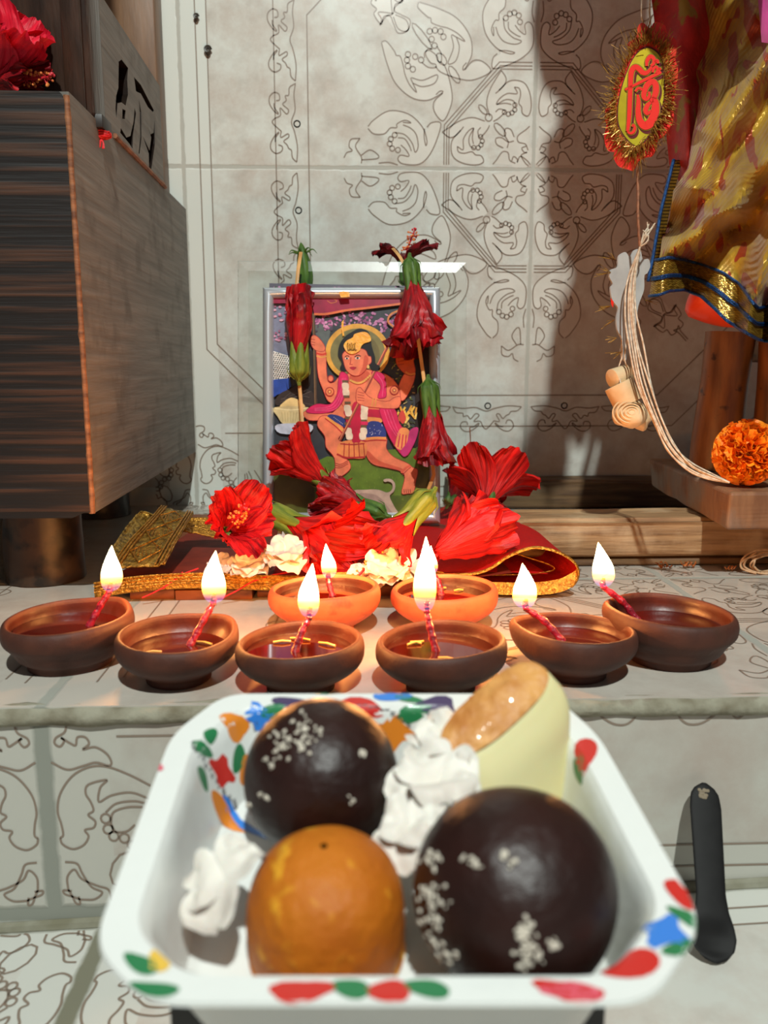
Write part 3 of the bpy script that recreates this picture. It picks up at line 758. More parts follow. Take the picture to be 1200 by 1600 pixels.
# hat, blue cloth and bowl at the left
shape((226, 224, 220), [(25, 402), (150, 442), (165, 560), (150, 606), (25, 612)], False)
for j in range(13):
    for i in range(9):
        x, y = 34 + i * 16 + (8 if j % 2 else 0), 418 + j * 15 + i * 2
        if 402 + .3 * (x - 25) < y - 6 and y < 604 and x < 158: blob((26, 26, 28), x, y, 5, 6, 6)
shape((42, 72, 160), [(25, 612), (150, 600), (160, 660), (120, 700), (60, 720), (25, 745)], False)
shape((54, 42, 38), [(70, 720), (170, 670), (215, 650), (330, 720), (330, 800), (60, 800)])
for k in range(60): stroke(rp.choice([(30, 26, 26), (90, 80, 76)]), [(rp.uniform(60, 320), rp.uniform(680, 800)), (rp.uniform(60, 320), rp.uniform(690, 810))], 3, False) if k < 14 else None
shape((234, 204, 140), [(85, 812), (110, 770), (160, 742), (215, 762), (255, 812)])
shape((214, 192, 142), [(40, 812), (285, 812), (255, 880), (215, 935), (110, 935), (62, 880)])
stroke((240, 220, 170), [(42, 820), (160, 830), (284, 818)], 9)
for k in range(8): stroke((190, 164, 112), [(90 + k * 22, 845), (100 + k * 18, 915)], 4, False)
shape((200, 200, 214), [(60, 935), (300, 935), (280, 1000), (80, 1000)])
# flag and pole
stroke((84, 62, 46), [(322, 135), (328, 400), (336, 790)], 20, False); stroke((130, 100, 70), [(318, 135), (324, 400), (332, 790)], 6, False)
shape((152, 22, 62), [(20, 22), (1150, 26), (940, 62), (720, 92), (560, 108), (420, 132), (325, 134), (310, 60), (20, 60)], False)
stroke((222, 110, 60), [(1150, 34), (930, 66), (720, 92), (560, 110), (420, 136), (325, 138)], 16)
stroke((222, 130, 70), [(940, 110), (880, 140), (860, 190), (900, 230)], 14)
stroke((210, 120, 50), [(420, 40), (450, 58), (490, 45), (470, 30)], 4)
# halo
blob((226, 168, 68), 640, 415, 232, 208, 48); blob((126, 120, 74), 640, 418, 198, 176, 48); blob((110, 102, 62), 650, 430, 150, 150, 32)
# raised arms
shape(SK, [(345, 385), (398, 378), (412, 440), (416, 560), (432, 630), (470, 630), (510, 600), (505, 770), (430, 770), (390, 685), (356, 590), (345, 470)], line=RD)
shape(SK, [(298, 315), (325, 290), (362, 312), (402, 368), (398, 405), (350, 405), (312, 375)], line=RD)
for y in (318, 338, 356): stroke(RD, [(302, y), (332, y + 6)], 4, False)
stroke((214, 60, 40), [(342, 420), (380, 430), (416, 422)], 12); stroke((236, 170, 80), [(342, 440), (380, 450), (418, 442)], 8)
shape(SK, [(985, 560), (1056, 570), (1025, 680), (965, 765), (925, 700)], line=RD)
shape((206, 92, 46), [(925, 420), (975, 392), (1030, 425), (1055, 445), (1045, 480), (1058, 545), (1040, 582), (985, 572), (922, 500)], line=(150, 50, 30))
for y in (430, 456, 482, 506): stroke((150, 50, 30), [(930, y), (975, y - 8)], 5, False)
stroke((226, 150, 70), [(985, 556), (1020, 574), (1058, 568)], 13)
# lower left arm and trunk
shape(SK, [(248, 855), (300, 832), (460, 850), (560, 720), (560, 880), (430, 900), (290, 905)], line=RD)
shape(SK, [(590, 560), (700, 540), (780, 556), (860, 582), (922, 640), (946, 700), (940, 800), (850, 830), (600, 830), (520, 780), (505, 650), (545, 592)], line=RD)
shape(SKD, [(590, 575), (700, 545), (730, 600), (660, 650), (590, 630)])
# legs
shape(SK, [(370, 880), (440, 880), (545, 970), (500, 1040), (545, 1080), (520, 1165), (572, 1195), (588, 1255), (520, 1312), (480, 1298), (472, 1180), (412, 1100), (402, 1020), (350, 945)], line=RD)
shape(SK, [(690, 1040), (842, 1030), (848, 1108), (900, 1170), (1000, 1216), (1036, 1245), (1075, 1268), (1060, 1350), (1045, 1425), (1000, 1436), (958, 1430), (980, 1320), (952, 1275), (860, 1250), (750, 1222), (700, 1150)], line=RD)
shape(SKD, [(720, 1130), (800, 1200), (950, 1250), (960, 1270), (850, 1244), (750, 1216), (704, 1150)])
for x in (975, 990, 1005, 1020): stroke((120, 30, 30), [(x, 1405), (x + 3, 1432)], 5, False)
stroke((226, 96, 70), [(955, 1286), (990, 1250), (1020, 1235)], 16); stroke(RD, [(965, 1300), (1000, 1265), (1026, 1245)], 5)
for k in range(3): stroke((150, 40, 40), [(478, 1216 + k * 16), (520, 1224 + k * 12), (572, 1196 + k * 12)], 5)
# garments
shape((46, 58, 128), [(452, 862), (542, 892), (548, 955), (500, 930), (420, 885)])
stroke((238, 160, 80), [(412, 882), (490, 940), (540, 985)], 18); stroke((190, 40, 44), [(405, 892), (480, 950), (530, 1000)], 8)
shape(CR, [(560, 830), (840, 835), (820, 905), (720, 905), (700, 1060), (575, 1065), (555, 900)])
shape((236, 152, 84), [(600, 880), (800, 890), (806, 925), (720, 925), (600, 910)])
shape((46, 58, 128), [(715, 922), (812, 926), (842, 1028), (705, 1034)])
for k in range(18): blob((200, 200, 220), rp.uniform(725, 820), rp.uniform(935, 1015), 3, 3, 6)
for k in range(7): blob((200, 200, 220), 470 + k * 10, 884 + k * 8, 3, 3, 6)
stroke((240, 150, 80), [(690, 1042), (770, 1034), (846, 1036)], 18); stroke((190, 40, 44), [(688, 1058), (770, 1050), (848, 1052)], 7)
shape((236, 140, 80), [(520, 1062), (690, 1062), (694, 1172), (600, 1182), (545, 1176), (490, 1152)])
for k in range(5): stroke((176, 44, 44), [(545 + k * 34, 1070), (540 + k * 38, 1172)], 7, False)
stroke((176, 36, 44), [(490, 1150), (560, 1176), (694, 1172)], 13); stroke((176, 36, 44), [(515, 1076), (600, 1082), (690, 1074)], 9)
shape((196, 24, 64), [(600, 800), (660, 800), (665, 1040), (630, 1066), (596, 1040)])
shape(PK_, [(520, 556), (572, 590), (560, 700), (512, 800), (432, 850), (300, 856), (270, 832), (345, 788), (440, 790), (490, 720), (500, 620)], line=(150, 16, 60))
for a in (0, 1, 2): stroke((236, 90, 140), [(530 + a * 12, 600), (515 + a * 12, 700), (450 + a * 16, 800 + a * 12), (330, 820 + a * 8)], 4)
shape(PK_, [(748, 552), (832, 580), (848, 700), (840, 742), (785, 742), (806, 660), (752, 592)], line=(150, 16, 60))
stroke((236, 90, 140), [(780, 570), (822, 640), (818, 735)], 5)
shape((214, 34, 92), [(800, 815), (905, 822), (945, 930), (1000, 985), (1078, 962), (1050, 1070), (985, 1168), (900, 1080), (832, 940)], line=(150, 16, 60))
shape((236, 150, 90), [(950, 965), (1012, 980), (990, 1080), (950, 1120), (905, 1075)])
for k in range(4): stroke((200, 40, 80), [(925 + k * 22, 1000 + k * 4), (905 + k * 26, 1090 + k * 10)], 9, False)
shape((200, 50, 120), [(1020, 978), (1078, 962), (1050, 1070), (985, 1168), (950, 1130), (995, 1070)])
for k in range(3): stroke((236, 90, 140), [(830 + k * 22, 830), (870 + k * 22, 940), (920 + k * 14, 1020)], 4)
# garlands
for (x, y) in ((552, 660), (556, 705), (566, 820), (574, 850), (572, 985), (580, 1020), (688, 850), (686, 880), (684, 985), (676, 1020), (690, 820)):
    shape((236, 214, 190), [(x - 22, y - 22), (x + 20, y - 20), (x + 22, y + 22), (x - 18, y + 24)])
for (x, y) in ((550, 625), (560, 735), (568, 780), (570, 890), (686, 910), (684, 950), (566, 930)): shape((110, 84, 60), [(x - 22, y - 9), (x + 22, y - 8), (x + 22, y + 9), (x - 22, y + 9)], False)
shape((214, 40, 90), [(662, 915), (715, 915), (712, 940), (664, 940)], False)
# staff, forearm, ornaments
stroke((150, 62, 50), [(892, 300), (690, 700), (512, 1050)], 20, False); stroke((222, 130, 90), [(886, 300), (684, 700), (508, 1050)], 7, False)
shape(SK, [(632, 690), (660, 670), (690, 705), (745, 748), (850, 770), (910, 740), (950, 740), (945, 800), (900, 822), (740, 812), (680, 800), (632, 770)], line=RD)
for k in range(4): stroke(RD, [(640, 700 + k * 20), (688, 712 + k * 18)], 4, False)
stroke((226, 150, 80), [(752, 745), (748, 780), (742, 808)], 10); stroke((226, 150, 80), [(772, 748), (770, 780), (764, 810)], 10)
for k in range(12): blob((232, 170, 90), 590 + k * 12.5, 618 + 34 * sin(pi * k / 11) - k * 3, 9, 9, 8)
for (x, y) in ((438, 700), (905, 690)): blob(RD, x, y, 34, 34, 16); blob((226, 130, 80), x, y, 27, 27, 16); blob(RD, x, y, 14, 14, 12); blob((240, 190, 110), x, y, 8, 8, 10)
blob(RD, 445, 605, 24, 26, 14); blob(SK, 445, 605, 17, 19, 12)
# head
shape((22, 16, 18), [(600, 268), (655, 243), (712, 262), (735, 310), (742, 370), (766, 450), (770, 495), (800, 515), (795, 545), (745, 545), (700, 480), (575, 440), (556, 500), (560, 545), (530, 552), (512, 530), (525, 490), (498, 440), (508, 365), (545, 305)])
shape(SK, [(533, 425), (540, 490), (560, 545), (600, 580), (645, 584), (690, 552), (714, 512), (738, 488), (736, 448), (716, 440), (690, 396), (600, 385)], line=RD)
shape(SKD, [(690, 440), (716, 450), (712, 510), (690, 550), (650, 580), (675, 520)])
stroke((30, 16, 18), [(548, 452), (562, 440), (580, 446)], 6); stroke((30, 16, 18), [(618, 450), (640, 436), (664, 444)], 7)
blob((240, 220, 210), 563, 460, 14, 8, 12); blob((20, 14, 16), 563, 460, 7, 8, 10); blob((240, 220, 210), 640, 458, 18, 9, 12); blob((20, 14, 16), 640, 457, 8, 9, 10)
stroke(RD, [(592, 450), (588, 490), (584, 502), (604, 504)], 5); stroke((170, 30, 50), [(582, 528), (604, 522), (632, 526)], 7); shape((186, 34, 60), [(584, 530), (604, 525), (630, 529), (608, 544)])
blob((240, 200, 120), 716, 520, 9, 14, 10)
# dog's back at the lower edge
shape((196, 168, 150), [(600, 1424), (700, 1408), (790, 1408), (850, 1428), (888, 1408), (890, 1365), (862, 1348), (838, 1352), (826, 1338), (850, 1328), (890, 1336), (912, 1375), (902, 1420), (872, 1456), (905, 1530), (940, 1610), (760, 1610), (700, 1540)])
shape((168, 140, 128), [(640, 1440), (780, 1450), (880, 1560), (920, 1610), (760, 1610), (700, 1540)])
pm.build('print', PM, root, smooth=False, weld=False, fixn=False)
# dabs of yellow paste on the glazing
PASTE = mat('turmeric_paste', lin(240, 176, 48), .45, lin(224, 150, 36), 200, bump=.4)
layer[0] += 20
mb = MB()
o_ = [(560, 335), (605, 310), (620, 285), (690, 270), (728, 295), (735, 335), (690, 352), (668, 372), (650, 410), (600, 430), (560, 412), (540, 370)]
ps = [za(p.x, p.y) for p in cat([Vector((a, b, 0)) for a, b in o_], 4, closed=True)]
mb.prism(ps, -FWD * .0012); mb.prism([za(*p) for p in [(525, 200), (540, 180), (538, 260), (545, 295), (532, 300), (524, 250)]], -FWD * .0008)
ymark = mb.build('paste_mark', PASTE, root, angle=30); ymark['label'] = 'dab of yellow paste'
mb = MB(); layer[0] += 2
for k in range(5):
    q = [(570 + k * 13, 350 + 6 * (k % 2)), (566 + k * 13, 375), (572 + k * 13, 405), (580 + k * 13, 398 - 8 * (k % 2))]
    mb.tube([za(p.x, p.y) - FWD * .0014 for p in cat([Vector((a, b, 0)) for a, b in q], 4)], .0005, 5)
mb.build('paste_groove', mat('paste_groove', lin(120, 84, 26), .8), root)
MB().prism([fp_(530, 459, -.004), fp_(537, 457, -.004), fp_(546, 459, -.004), fp_(547, 466, -.004), fp_(533, 467, -.004)], FWD * -.0015).build('paste_mark', PASTE, root, smooth=False)
# card with pink blossom print behind the frame
mb = MB(); ZC = .017
mb.prism([fp_(417, 435, ZC), fp_(678, 440, ZC), fp_(678, 796, ZC), fp_(417, 796, ZC)], FWD * .0006, 0)
for k in range(150):
    x, y = rp.uniform(420, 676), rp.uniform(441, 456)
    r = rp.uniform(1.2, 3)
    mb.poly([fp_(x + r * cos(a), y + .7 * r * sin(a), ZC - .0002 - .000002 * k) for a in (0, 1.2, 2.5, 3.7, 5)], 1 + k % 3)
tag(mb.build('print_card', [mat('card_ground', lin(74, 66, 80), .4), mat('card_pink', lin(176, 112, 150), .4), mat('card_mauve', lin(120, 78, 112), .4), mat('card_green', lin(52, 66, 50), .4)], org=fp_(548, 800, ZC), smooth=False), 'card with pink blossom border, only its top edge showing above the silver frame', 'printed card')
# clear glass pane with a bevelled border, leaning behind the frame
def glass(name, gl, tint=.97, rg=.03):
    m = bpy.data.materials.new(name); m.use_nodes = True; nt = m.node_tree; nt.nodes.clear()
    t = nd(nt, 'ShaderNodeBsdfTransparent'); t.inputs[0].default_value = (tint * .98, tint, tint * .985, 1)
    g = nd(nt, 'ShaderNodeBsdfGlossy'); g.inputs['Roughness'].default_value = rg
    fr = nd(nt, 'ShaderNodeFresnel'); fr.inputs[0].default_value = 1.5
    ad = nd(nt, 'ShaderNodeMath', operation='ADD'); ad.inputs[1].default_value = gl; nt.links.new(fr.outputs[0], ad.inputs[0])
    mx = nd(nt, 'ShaderNodeMixShader'); nt.links.new(ad.outputs[0], mx.inputs[0]); nt.links.new(t.outputs[0], mx.inputs[1]); nt.links.new(g.outputs[0], mx.inputs[2])
    o = nd(nt, 'ShaderNodeOutputMaterial'); nt.links.new(mx.outputs[0], o.inputs[0]); return m
ZG = .026
gx0, gy0, gx1, gy1 = 364, 394, 733, 795
def gp(px, py, d): return fp_(px, py, ZG + d)
base = gp(548, 806, 0)
root = thing('glass_pane', 'clear glass pane with slanted edges leaning behind the silver picture frame', 'glass pane', base)
gp_pts = lambda i, d: [gp(gx0 + i, gy0 + i, d), gp(gx1 - i, gy0 + i + 3, d), gp(gx1 - i, gy1 - i, d), gp(gx0 + i, gy1 - i, d)]
mb = MB(); mb.prism(gp_pts(17, 0), FWD * .0002); mb.build('pane', glass('clear_glass', .0), root, smooth=False)
mb = MB()
i_, o2 = gp_pts(17, 0), gp_pts(0, .0013); bk = gp_pts(0, .0040)
mb.add(i_ + o2, [[k, (k + 1) % 4, 4 + (k + 1) % 4, 4 + k] for k in range(4)], 0)
mb.add(o2 + bk, [[k, (k + 1) % 4, 4 + (k + 1) % 4, 4 + k] for k in range(4)], 1)
mb.build('bevelled_edge', [glass('bevel_glass', -.006, .94, .30), glass('edge_glass', .25, .5)], root, smooth=False, fixn=False)
# ------------------------------------------------------------------ small wooden stool blocks, red cloth with gold edging
W_RED = mat('red_brown_wood', lin(150, 84, 44), .5, lin(112, 58, 30), 30, (1, 4, 4), bump=.3)
BT = .012
yb0 = on_z(300, 938, 0).y
bl = on_z(186, 936, 0).x; br = .045
root = thing('low_wooden_board', 'low red-brown wooden board on small blocks under the red cloth', 'board', ((bl + br) / 2, yb0 + .12, 0))
MB().bevbox((bl - .004, yb0 + .008, BT - .004), (br, yb0 + .30, BT), .001).build('top_board', W_RED, root)
for (a, b, dy) in ((202, 272, .0035), (274, 394, 0), (400, 470, .006), (540, 636, .006)):
    xa, xb_ = on_z(a, 938, 0).x, on_z(b, 938, 0).x
    MB().bevbox((xa, yb0 + dy, 0), (xb_, yb0 + .05, BT - .0042), .0008).build('block', W_RED, root)
for (a, b) in ((202, 290), (540, 636)):
    xa, xb_ = on_z(a, 938, 0).x, on_z(b, 938, 0).x
    MB().bevbox((xa, yb0 + .24, 0), (xb_, yb0 + .29, BT - .0042), .0008).build('block', W_RED, root)
CLOTH = mat('red_cloth', lin(186, 16, 14), .75, lin(168, 18, 18), 260, lo=.3, hi=.7, bump=.4, bscale=700, spec=.2, col3=lin(120, 84, 26), scale3=34, lo3=.66, hi3=.70)
SATIN = mat('maroon_satin', lin(128, 44, 28), .6, lin(104, 34, 22), 60, bump=.2, spec=.2)
GOLD = mat('gold_zari', lin(214, 156, 62), .30, lin(150, 98, 30), 420, (1, 1, 1), metal=.75, bump=.8, bscale=520)
GOLD_D = mat('gold_brocade', lin(186, 146, 62), .34, lin(96, 72, 24), 210, metal=.65, bump=1.0, bscale=420, wave=None)
croot = thing('red_cloth', 'red cloth with gold edging folded on the low board under the flowers', 'cloth', ((bl + br) / 2, yb0 + .1, BT))
# left part: maroon underside laid flat over the board
cy0 = yb0 - .004
xL, xM = on_z(165, 905, .015).x, .02
xR = on_z(893, 905, .01).x
yB = yb0 + .30
def wob(x, y, s=1): return noise.noise(Vector((x * 22, y * 22, s)))
def base_z(x, y): return BT + .0012 + .0035 * smooth(-.1, .05, x) + .0015 * wob(x, y) + .0015
def fl1(u, v):
    y = lerp(cy0, yB, v); x = lerp(xL + .02 * v + .016 * sin(v * 2), .12, u)
    return Vector((x, y + .003 * wob(x, 1, 4) * (1 - v), base_z(x, y) + .002 * sin(x * 60) * (1 - smooth(0, .2, v))))
MB().grid(fl1, 60, 40).build('flat_layer', SATIN, croot)
# folded-over right part: profile with a loop at the right, swept backwards
loop = [(-.06, .0178), (.0, .0182), (.05, .0185), (.095, .0195), (.118, .033), (.135, .0395), (.152, .037), (.166, .029), (.1705, .019), (.165, .009), (.15, .0035), (.12, .0022), (.085, .004), (.064, .0122), (.03, .0132), (-.02, .0136)]
loop = cat([Vector((a, b, 0)) for a, b in loop], 6)
dx = xR - .1705
LN = len(loop) - 1
def fold(u, v, off=0):
    p = loop[int(round(u * LN))]
    # further back the upper layer mounds up against the frame's right side
    y = lerp(cy0 + .002, yB - .03, v)
    x, z = p.x + dx, p.y
    up = max(0, 1 - u * 2.2)
    mound = .011 * smooth(.2, .8, v) * smooth(.115, .15, x) * smooth(.185, .09, x) * (1 if u < .55 else 0)
    x -= .008 * smooth(.0, 1, v) * smooth(.02, .16, x)
    z += mound + .0012 * wob(x, y, 7)
    y += .004 * sin(x * 30) * (1 - v)
    return Vector((x, y, max(z, .0016) + off))
MB().grid(fold, LN, 36).build('folded_layer', CLOTH, croot)
# inner fold layers seen in the loop
def inner(u, v):
    x = lerp(-.02, .150, u) + dx; z = .0142 + .005 * u + .003 * sin(u * 3) - .003 * u * u
    y = lerp(cy0 + .008, yB - .1, v)
    return Vector((x - .03 * v * u, y, z))
MB().grid(inner, 30, 10).build('inner_fold', CLOTH, croot)
# gold edging along the front
def band(mb, pts, hgt, thick=.0012, rip=.0006, n=4, lean=.2, seed=0):
    P = cat(pts, 8); L = len(P) - 1
    def fn(u, v):
        p = P[int(round(u * L))]; q = P[min(int(round(u * L)) + 1, L)]
        return p + Vector((0, lean * hgt * (v - .5) + rip * noise.noise(Vector((u * 40, v * 5, seed))), hgt * (v - .5)))
    mb.grid(fn, L, n)
mb = MB()
fr = [(xL - .004, cy0 - .003, .0125), (xL + .03, cy0 - .004, .0175), (xL + .07, cy0 - .0045, .0195), (xL + .11, cy0 - .0045, .0180), (xL + .15, cy0 - .004, .0165), (.0, cy0 - .003, .018), (.05, cy0 - .003, .021)]
band(mb, fr, .0068, seed=1); band(mb, [(a, b - .0006, c - .0058) for a, b, c in fr[:-1]], .0042, seed=2, lean=-.1)
o = mb.build('gold_edging', GOLD, croot, solid=.0009)
mb = MB()
for k, dz in enumerate((.0036, .0010, -.0016, -.0034)): mb.tube([Vector(p) + Vector((0, -.0012, dz)) for p in cat(fr, 8)], .00075, 6)
mb.build('gold_cord', GOLD, o)
mb = MB(); LP2 = [fold(k / LN, 0) + Vector((0, -.001, 0)) for k in range(LN + 1)]
mb.tube(LP2[:int(LN * .62)], lambda t: (.0014, .0007), 8)
def lowband(u, v):
    k = int(round(lerp(.48, 1, u) * LN)); p = fold(k / LN, 0)
    return p + Vector((0, -.0016 + .004 * v, .0005 + .0105 * v * smooth(0, .25, u) * (1 - .35 * u)))
mb.grid(lowband, 40, 4)
mb.build('gold_edging', GOLD, croot)
mb = MB()
def uline(u): k = int(round(lerp(.30, .74, u) * LN)); return fold(k / LN, .03) + Vector((-.006, 0, 0))
mb.tube(cat([fold(.30, .06) + Vector((-.006, .0, -.005)), Vector((dx + .155, cy0 + .012, .021)), Vector((dx + .14, cy0 + .01, .0165)), Vector((dx + .11, cy0 + .01, .0158)), Vector((dx + .04, cy0 + .008, .0155))], 6), .0005, 5)
mb.build('gold_stitch', GOLD, croot)
# brocade ribbon folded over at the left
def rib(ptsA, ptsB, name, nv=24, z=0):
    A, B = cat(ptsA, 10), cat(ptsB, 10); L = len(A) - 1
    mb = MB()
    def fn(u, v):
        p = lerp(A[int(round(v * L))], B[int(round(v * L))], u)
        return p + Vector((0, -.0006 * (1 if (u < .12 or u > .88) else 0), .0010 * (1 if (u < .12 or u > .88) else 0) + .0012 * noise.noise(Vector((u * 9, v * 16, 2)))))
    mb.grid(fn, 16, L); 
    return mb
def cz(px, py, z): return on_z(px, py, z)
def vy(px, py, y): return on_y(px, py, y)
yq = cy0
A = [vy(172, 888, yq + .004), vy(200, 850, yq + .045), vy(230, 818, yq + .085), vy(252, 793, yq + .125)]
B = [vy(258, 884, yq + .002), vy(277, 848, yq + .04), vy(292, 822, yq + .075), vy(303, 803, yq + .11)]
mb = rib(A, B, 'r')
def diam(u, v):
    p = lerp(cat(A, 10)[int(v * 30)], cat(B, 10)[int(v * 30)], u); return p + Vector((0, -.002, .0022))
rb = mb.build('brocade_ribbon', GOLD_D, croot, solid=.0012)
mb = MB()
AA, BB = cat(A, 10), cat(B, 10)
def on_r(u, v): return lerp(AA[min(30, int(v * 30))], BB[min(30, int(v * 30))], u) + Vector((0, -.0014, .0022))
for u in (.03, .10, .17, .83, .90, .97): mb.tube([on_r(u, k / 20) for k in range(21)], .0007, 5)
for k in range(3):
    c = .2 + .3 * k
    mb.tube([on_r(a, b) for a, b in ((.2, c), (.5, c - .14), (.8, c), (.5, c + .14), (.2, c))], .0007, 5)
    for q in range(7): mb.tube([on_r(.25 + q * .08, c + .02 + .1 * abs(q - 3) / 4), on_r(.32 + q * .08, c - .04)], .0004, 5)
mb.build('ribbon_thread', GOLD, rb)
A = [vy(165, 880, yq + .02), vy(180, 850, yq + .05), vy(205, 815, yq + .1), vy(222, 800, yq + .12), vy(240, 806, yq + .12)]
B = [vy(178, 884, yq + .015), vy(200, 862, yq + .05), vy(225, 830, yq + .1), vy(235, 815, yq + .12), vy(250, 815, yq + .12)]
rib(A, B, 'r').build('brocade_ribbon', GOLD_D, croot, solid=.001)
A = [vy(286, 812, yq + .13), vy(310, 810, yq + .13), vy(340, 812, yq + .13), vy(370, 815, yq + .13)]
B = [vy(286, 832, yq + .11), vy(310, 836, yq + .11), vy(340, 843, yq + .11), vy(370, 846, yq + .11)]
rib(A, B, 'r').build('brocade_ribbon', GOLD, croot, solid=.001)
# loose red threads by the blocks
rnd = random.Random(12)
for (pts, lab) in (([(452, 894, .022), (420, 900, .015), (392, 910, .006), (372, 922, .002), (348, 934, .0012)], 'loose red thread crossing the board blocks toward the second lamp'),
                   ([(310, 888, .018), (285, 898, .013), (260, 915, .006), (240, 926, .002), (222, 934, .001)], 'longer loose red thread trailing off the board beside the left lamps'),
                   ([(286, 894, .016), (268, 908, .009), (254, 920, .003)], 'short loose red thread hanging over the left board block')):
    P = []
    for i, (x, y, z) in enumerate(pts):
        q = vy(x, y, yb0 - .006 - .002 * i); q.z = max(q.z, .0008); P.append(q)
    tag(MB().tube(cat(P, 6), .0006, 6).build('loose_thread', RED_THREAD, org=P[-1]), lab, 'thread', 'loose red threads on the board')
# ------------------------------------------------------------------ hibiscus flowers
def petal_mat(name, a, b, rough=.5):
    m = mat(name, lin(*a), rough, lin(*b), 16, (1, .10, 1), detail=6, lo=.38, hi=.66, bump=1.0, uv=True, sss=.12, spec=.3)
    return m
PET = petal_mat('fresh_red_petal', (222, 28, 24), (132, 6, 12))
PETW = petal_mat('wilted_red_petal', (178, 18, 26), (88, 6, 16), .42)
PETR = petal_mat('deep_red_petal', (200, 20, 26), (110, 4, 14))
PETD = petal_mat('dried_dark_petal', (120, 10, 20), (52, 4, 12), .5)
GREEN = mat('calyx_green', lin(134, 142, 52), .5, lin(92, 112, 36), 14, (1, .15, 1), uv=True, bump=.4, spec=.3)
GREEN_D = mat('calyx_dark_green', lin(84, 116, 46), .5, lin(52, 84, 30), 14, (1, .15, 1), uv=True, bump=.4, spec=.3)
POLLEN = mat('orange_pollen', lin(236, 140, 62), .6, lin(208, 100, 44), 300)
COLUMN = mat('stamen_red', lin(196, 30, 44), .5)
def frame_of(d, roll=0):
    d = d.normalized(); a = d.orthogonal().normalized(); 
    ref = Vector((0, 0, 1)) if abs(d.z) < .9 else Vector((1, 0, 0))
    a = (ref - d * ref.dot(d)).normalized(); b = d.cross(a)
    return a * cos(roll) + b * sin(roll), b * cos(roll) - a * sin(roll), d
def hibiscus(label, B, T, Lc, op=(.3, .7), width=.6, seed=1, pm=None, gm=None, rc=.0065, stamen=0, stbend=(0, 0), roll=0, ruf=1.0, crumple=.3, group='red hibiscus on the shrine', skip=(), twist=.25, calyx=True, name='hibiscus_flower', sep=.4, rbase=None, swell=0):
    """B pixel-free base point (end of calyx), T tip of the petals, Lc calyx length; op = petal lean from the axis at base and tip"""
    pm = pm or PET; gm = gm or GREEN
    rnd = random.Random(seed); d = T - B; Lp = d.length - Lc * .8
    ea, eb, ez = frame_of(d, roll)
    root = thing(name, label, 'flower', B, group)
    def W(x, y, z): return B + ea * x + eb * y + ez * z
    r0 = rbase if rbase is not None else rc * .62
    for k in range(5):
        if k in skip: continue
        a0 = 2 * pi * k / 5 + rnd.uniform(-.15, .15); ph = rnd.uniform(0, 6.28); dl = rnd.uniform(.9, 1.08)
        f0, f1 = op[0] + rnd.uniform(-.06, .06), op[1] + rnd.uniform(-.16, .16)
        Lk = Lp * dl * (1 + .25 * max(0, f1 - .6)); N = 26
        cr, czz = [r0], [Lc * .72]
        for i in range(N):
            v = (i + .5) / N; fa = lerp(f0, f1, v ** 1.2)
            cr.append(max(r0 * .5, cr[-1] + sin(fa) * Lk / N)); czz.append(czz[-1] + cos(fa) * Lk / N)
        Wm = width * Lp
        def fn(u, v, a0=a0, ph=ph, cr=cr, czz=czz, f0=f0, f1=f1, k=k):
            i = min(int(v * N), N - 1); t = v * N - i
            r, z = lerp(cr[i], cr[i + 1], t), lerp(czz[i], czz[i + 1], t)
            uu = 2 * u - 1
            # rounded outline: ends draw in towards the margin
            edge = 1 - .13 * abs(uu) ** 2.5 * v
            w = Wm * sin(pi * (.07 + .66 * v ** .85)) * .62
            de = uu * w / (r + .22 * Lp * max(.15, f1))
            de = max(-1.5, min(1.5, de))
            a = a0 + de + twist * v
            rr = (r + .018 * Lp * uu + .05 * Lp * swell * sin(pi * v)) * edge
            fa = lerp(f0, f1, v)
            nx, nz = cos(fa), -sin(fa)          # petal normal in the radial plane
            q = Vector((uu * 2.2 + k * 7.7, v * 2.6, seed * 1.7))
            dsp = Lp * (ruf * (.030 * v * v * sin(8 * uu + ph) + .030 * v ** 4 * sin(17 * uu + 2 * ph + 5 * v)) + .007 * sin(30 * uu + ph) * v
                        + crumple * .16 * noise.noise(q) * v + crumple * .07 * noise.noise(q * 3.1) * v)
            jag = Lp * .035 * ruf * noise.noise(Vector((uu * 7, k * 3.3, seed))) * smooth(.75, 1, v)
            rr += dsp * nx + jag * sin(fa); z2 = z * (1 - (1 - edge) * .8) + dsp * nz + jag * cos(fa)
            return W(rr * cos(a), rr * sin(a), z2)
        MB().grid(fn, 30, 26).build('petal', pm, root, weld=False, fixn=False)
    if calyx:
        mb = MB()
        def cf(u, v):
            a = 2 * pi * u; tooth = abs(cos(2.5 * a)) ** 1.4
            r = rc * (.34 + .66 * smooth(0, .35, v) + .12 * sin(pi * v)) * (1 + .07 * cos(5 * a)) * (1 - .12 * smooth(.6, 1, v)) + rc * sep * smooth(.72, 1, v) * tooth
            z = Lc * (.72 * v + .36 * tooth * smooth(.4, 1, v))
            return W(r * cos(a), r * sin(a), z)
        mb.grid(cf, 60, 18, cu=True)
        mb.tube([W(0, 0, Lc * .02), W(0, 0, -.001), W(.0006, 0, -.004)], lambda t: rc * .34 * (1 - .4 * t), 8)
        for k in range(6):
            a = 2 * pi * k / 6 + .3; L = Lc * rnd.uniform(.22, .34)
            mb.tube([W(rc * .5 * cos(a), rc * .5 * sin(a), Lc * .06), W(rc * 1.25 * cos(a), rc * 1.25 * sin(a), Lc * .12 + L * .3), W(rc * 1.4 * cos(a), rc * 1.4 * sin(a), Lc * .12 + L)], lambda t: .0008 * (1.1 - t), 5)
        mb.build('calyx', gm, root)
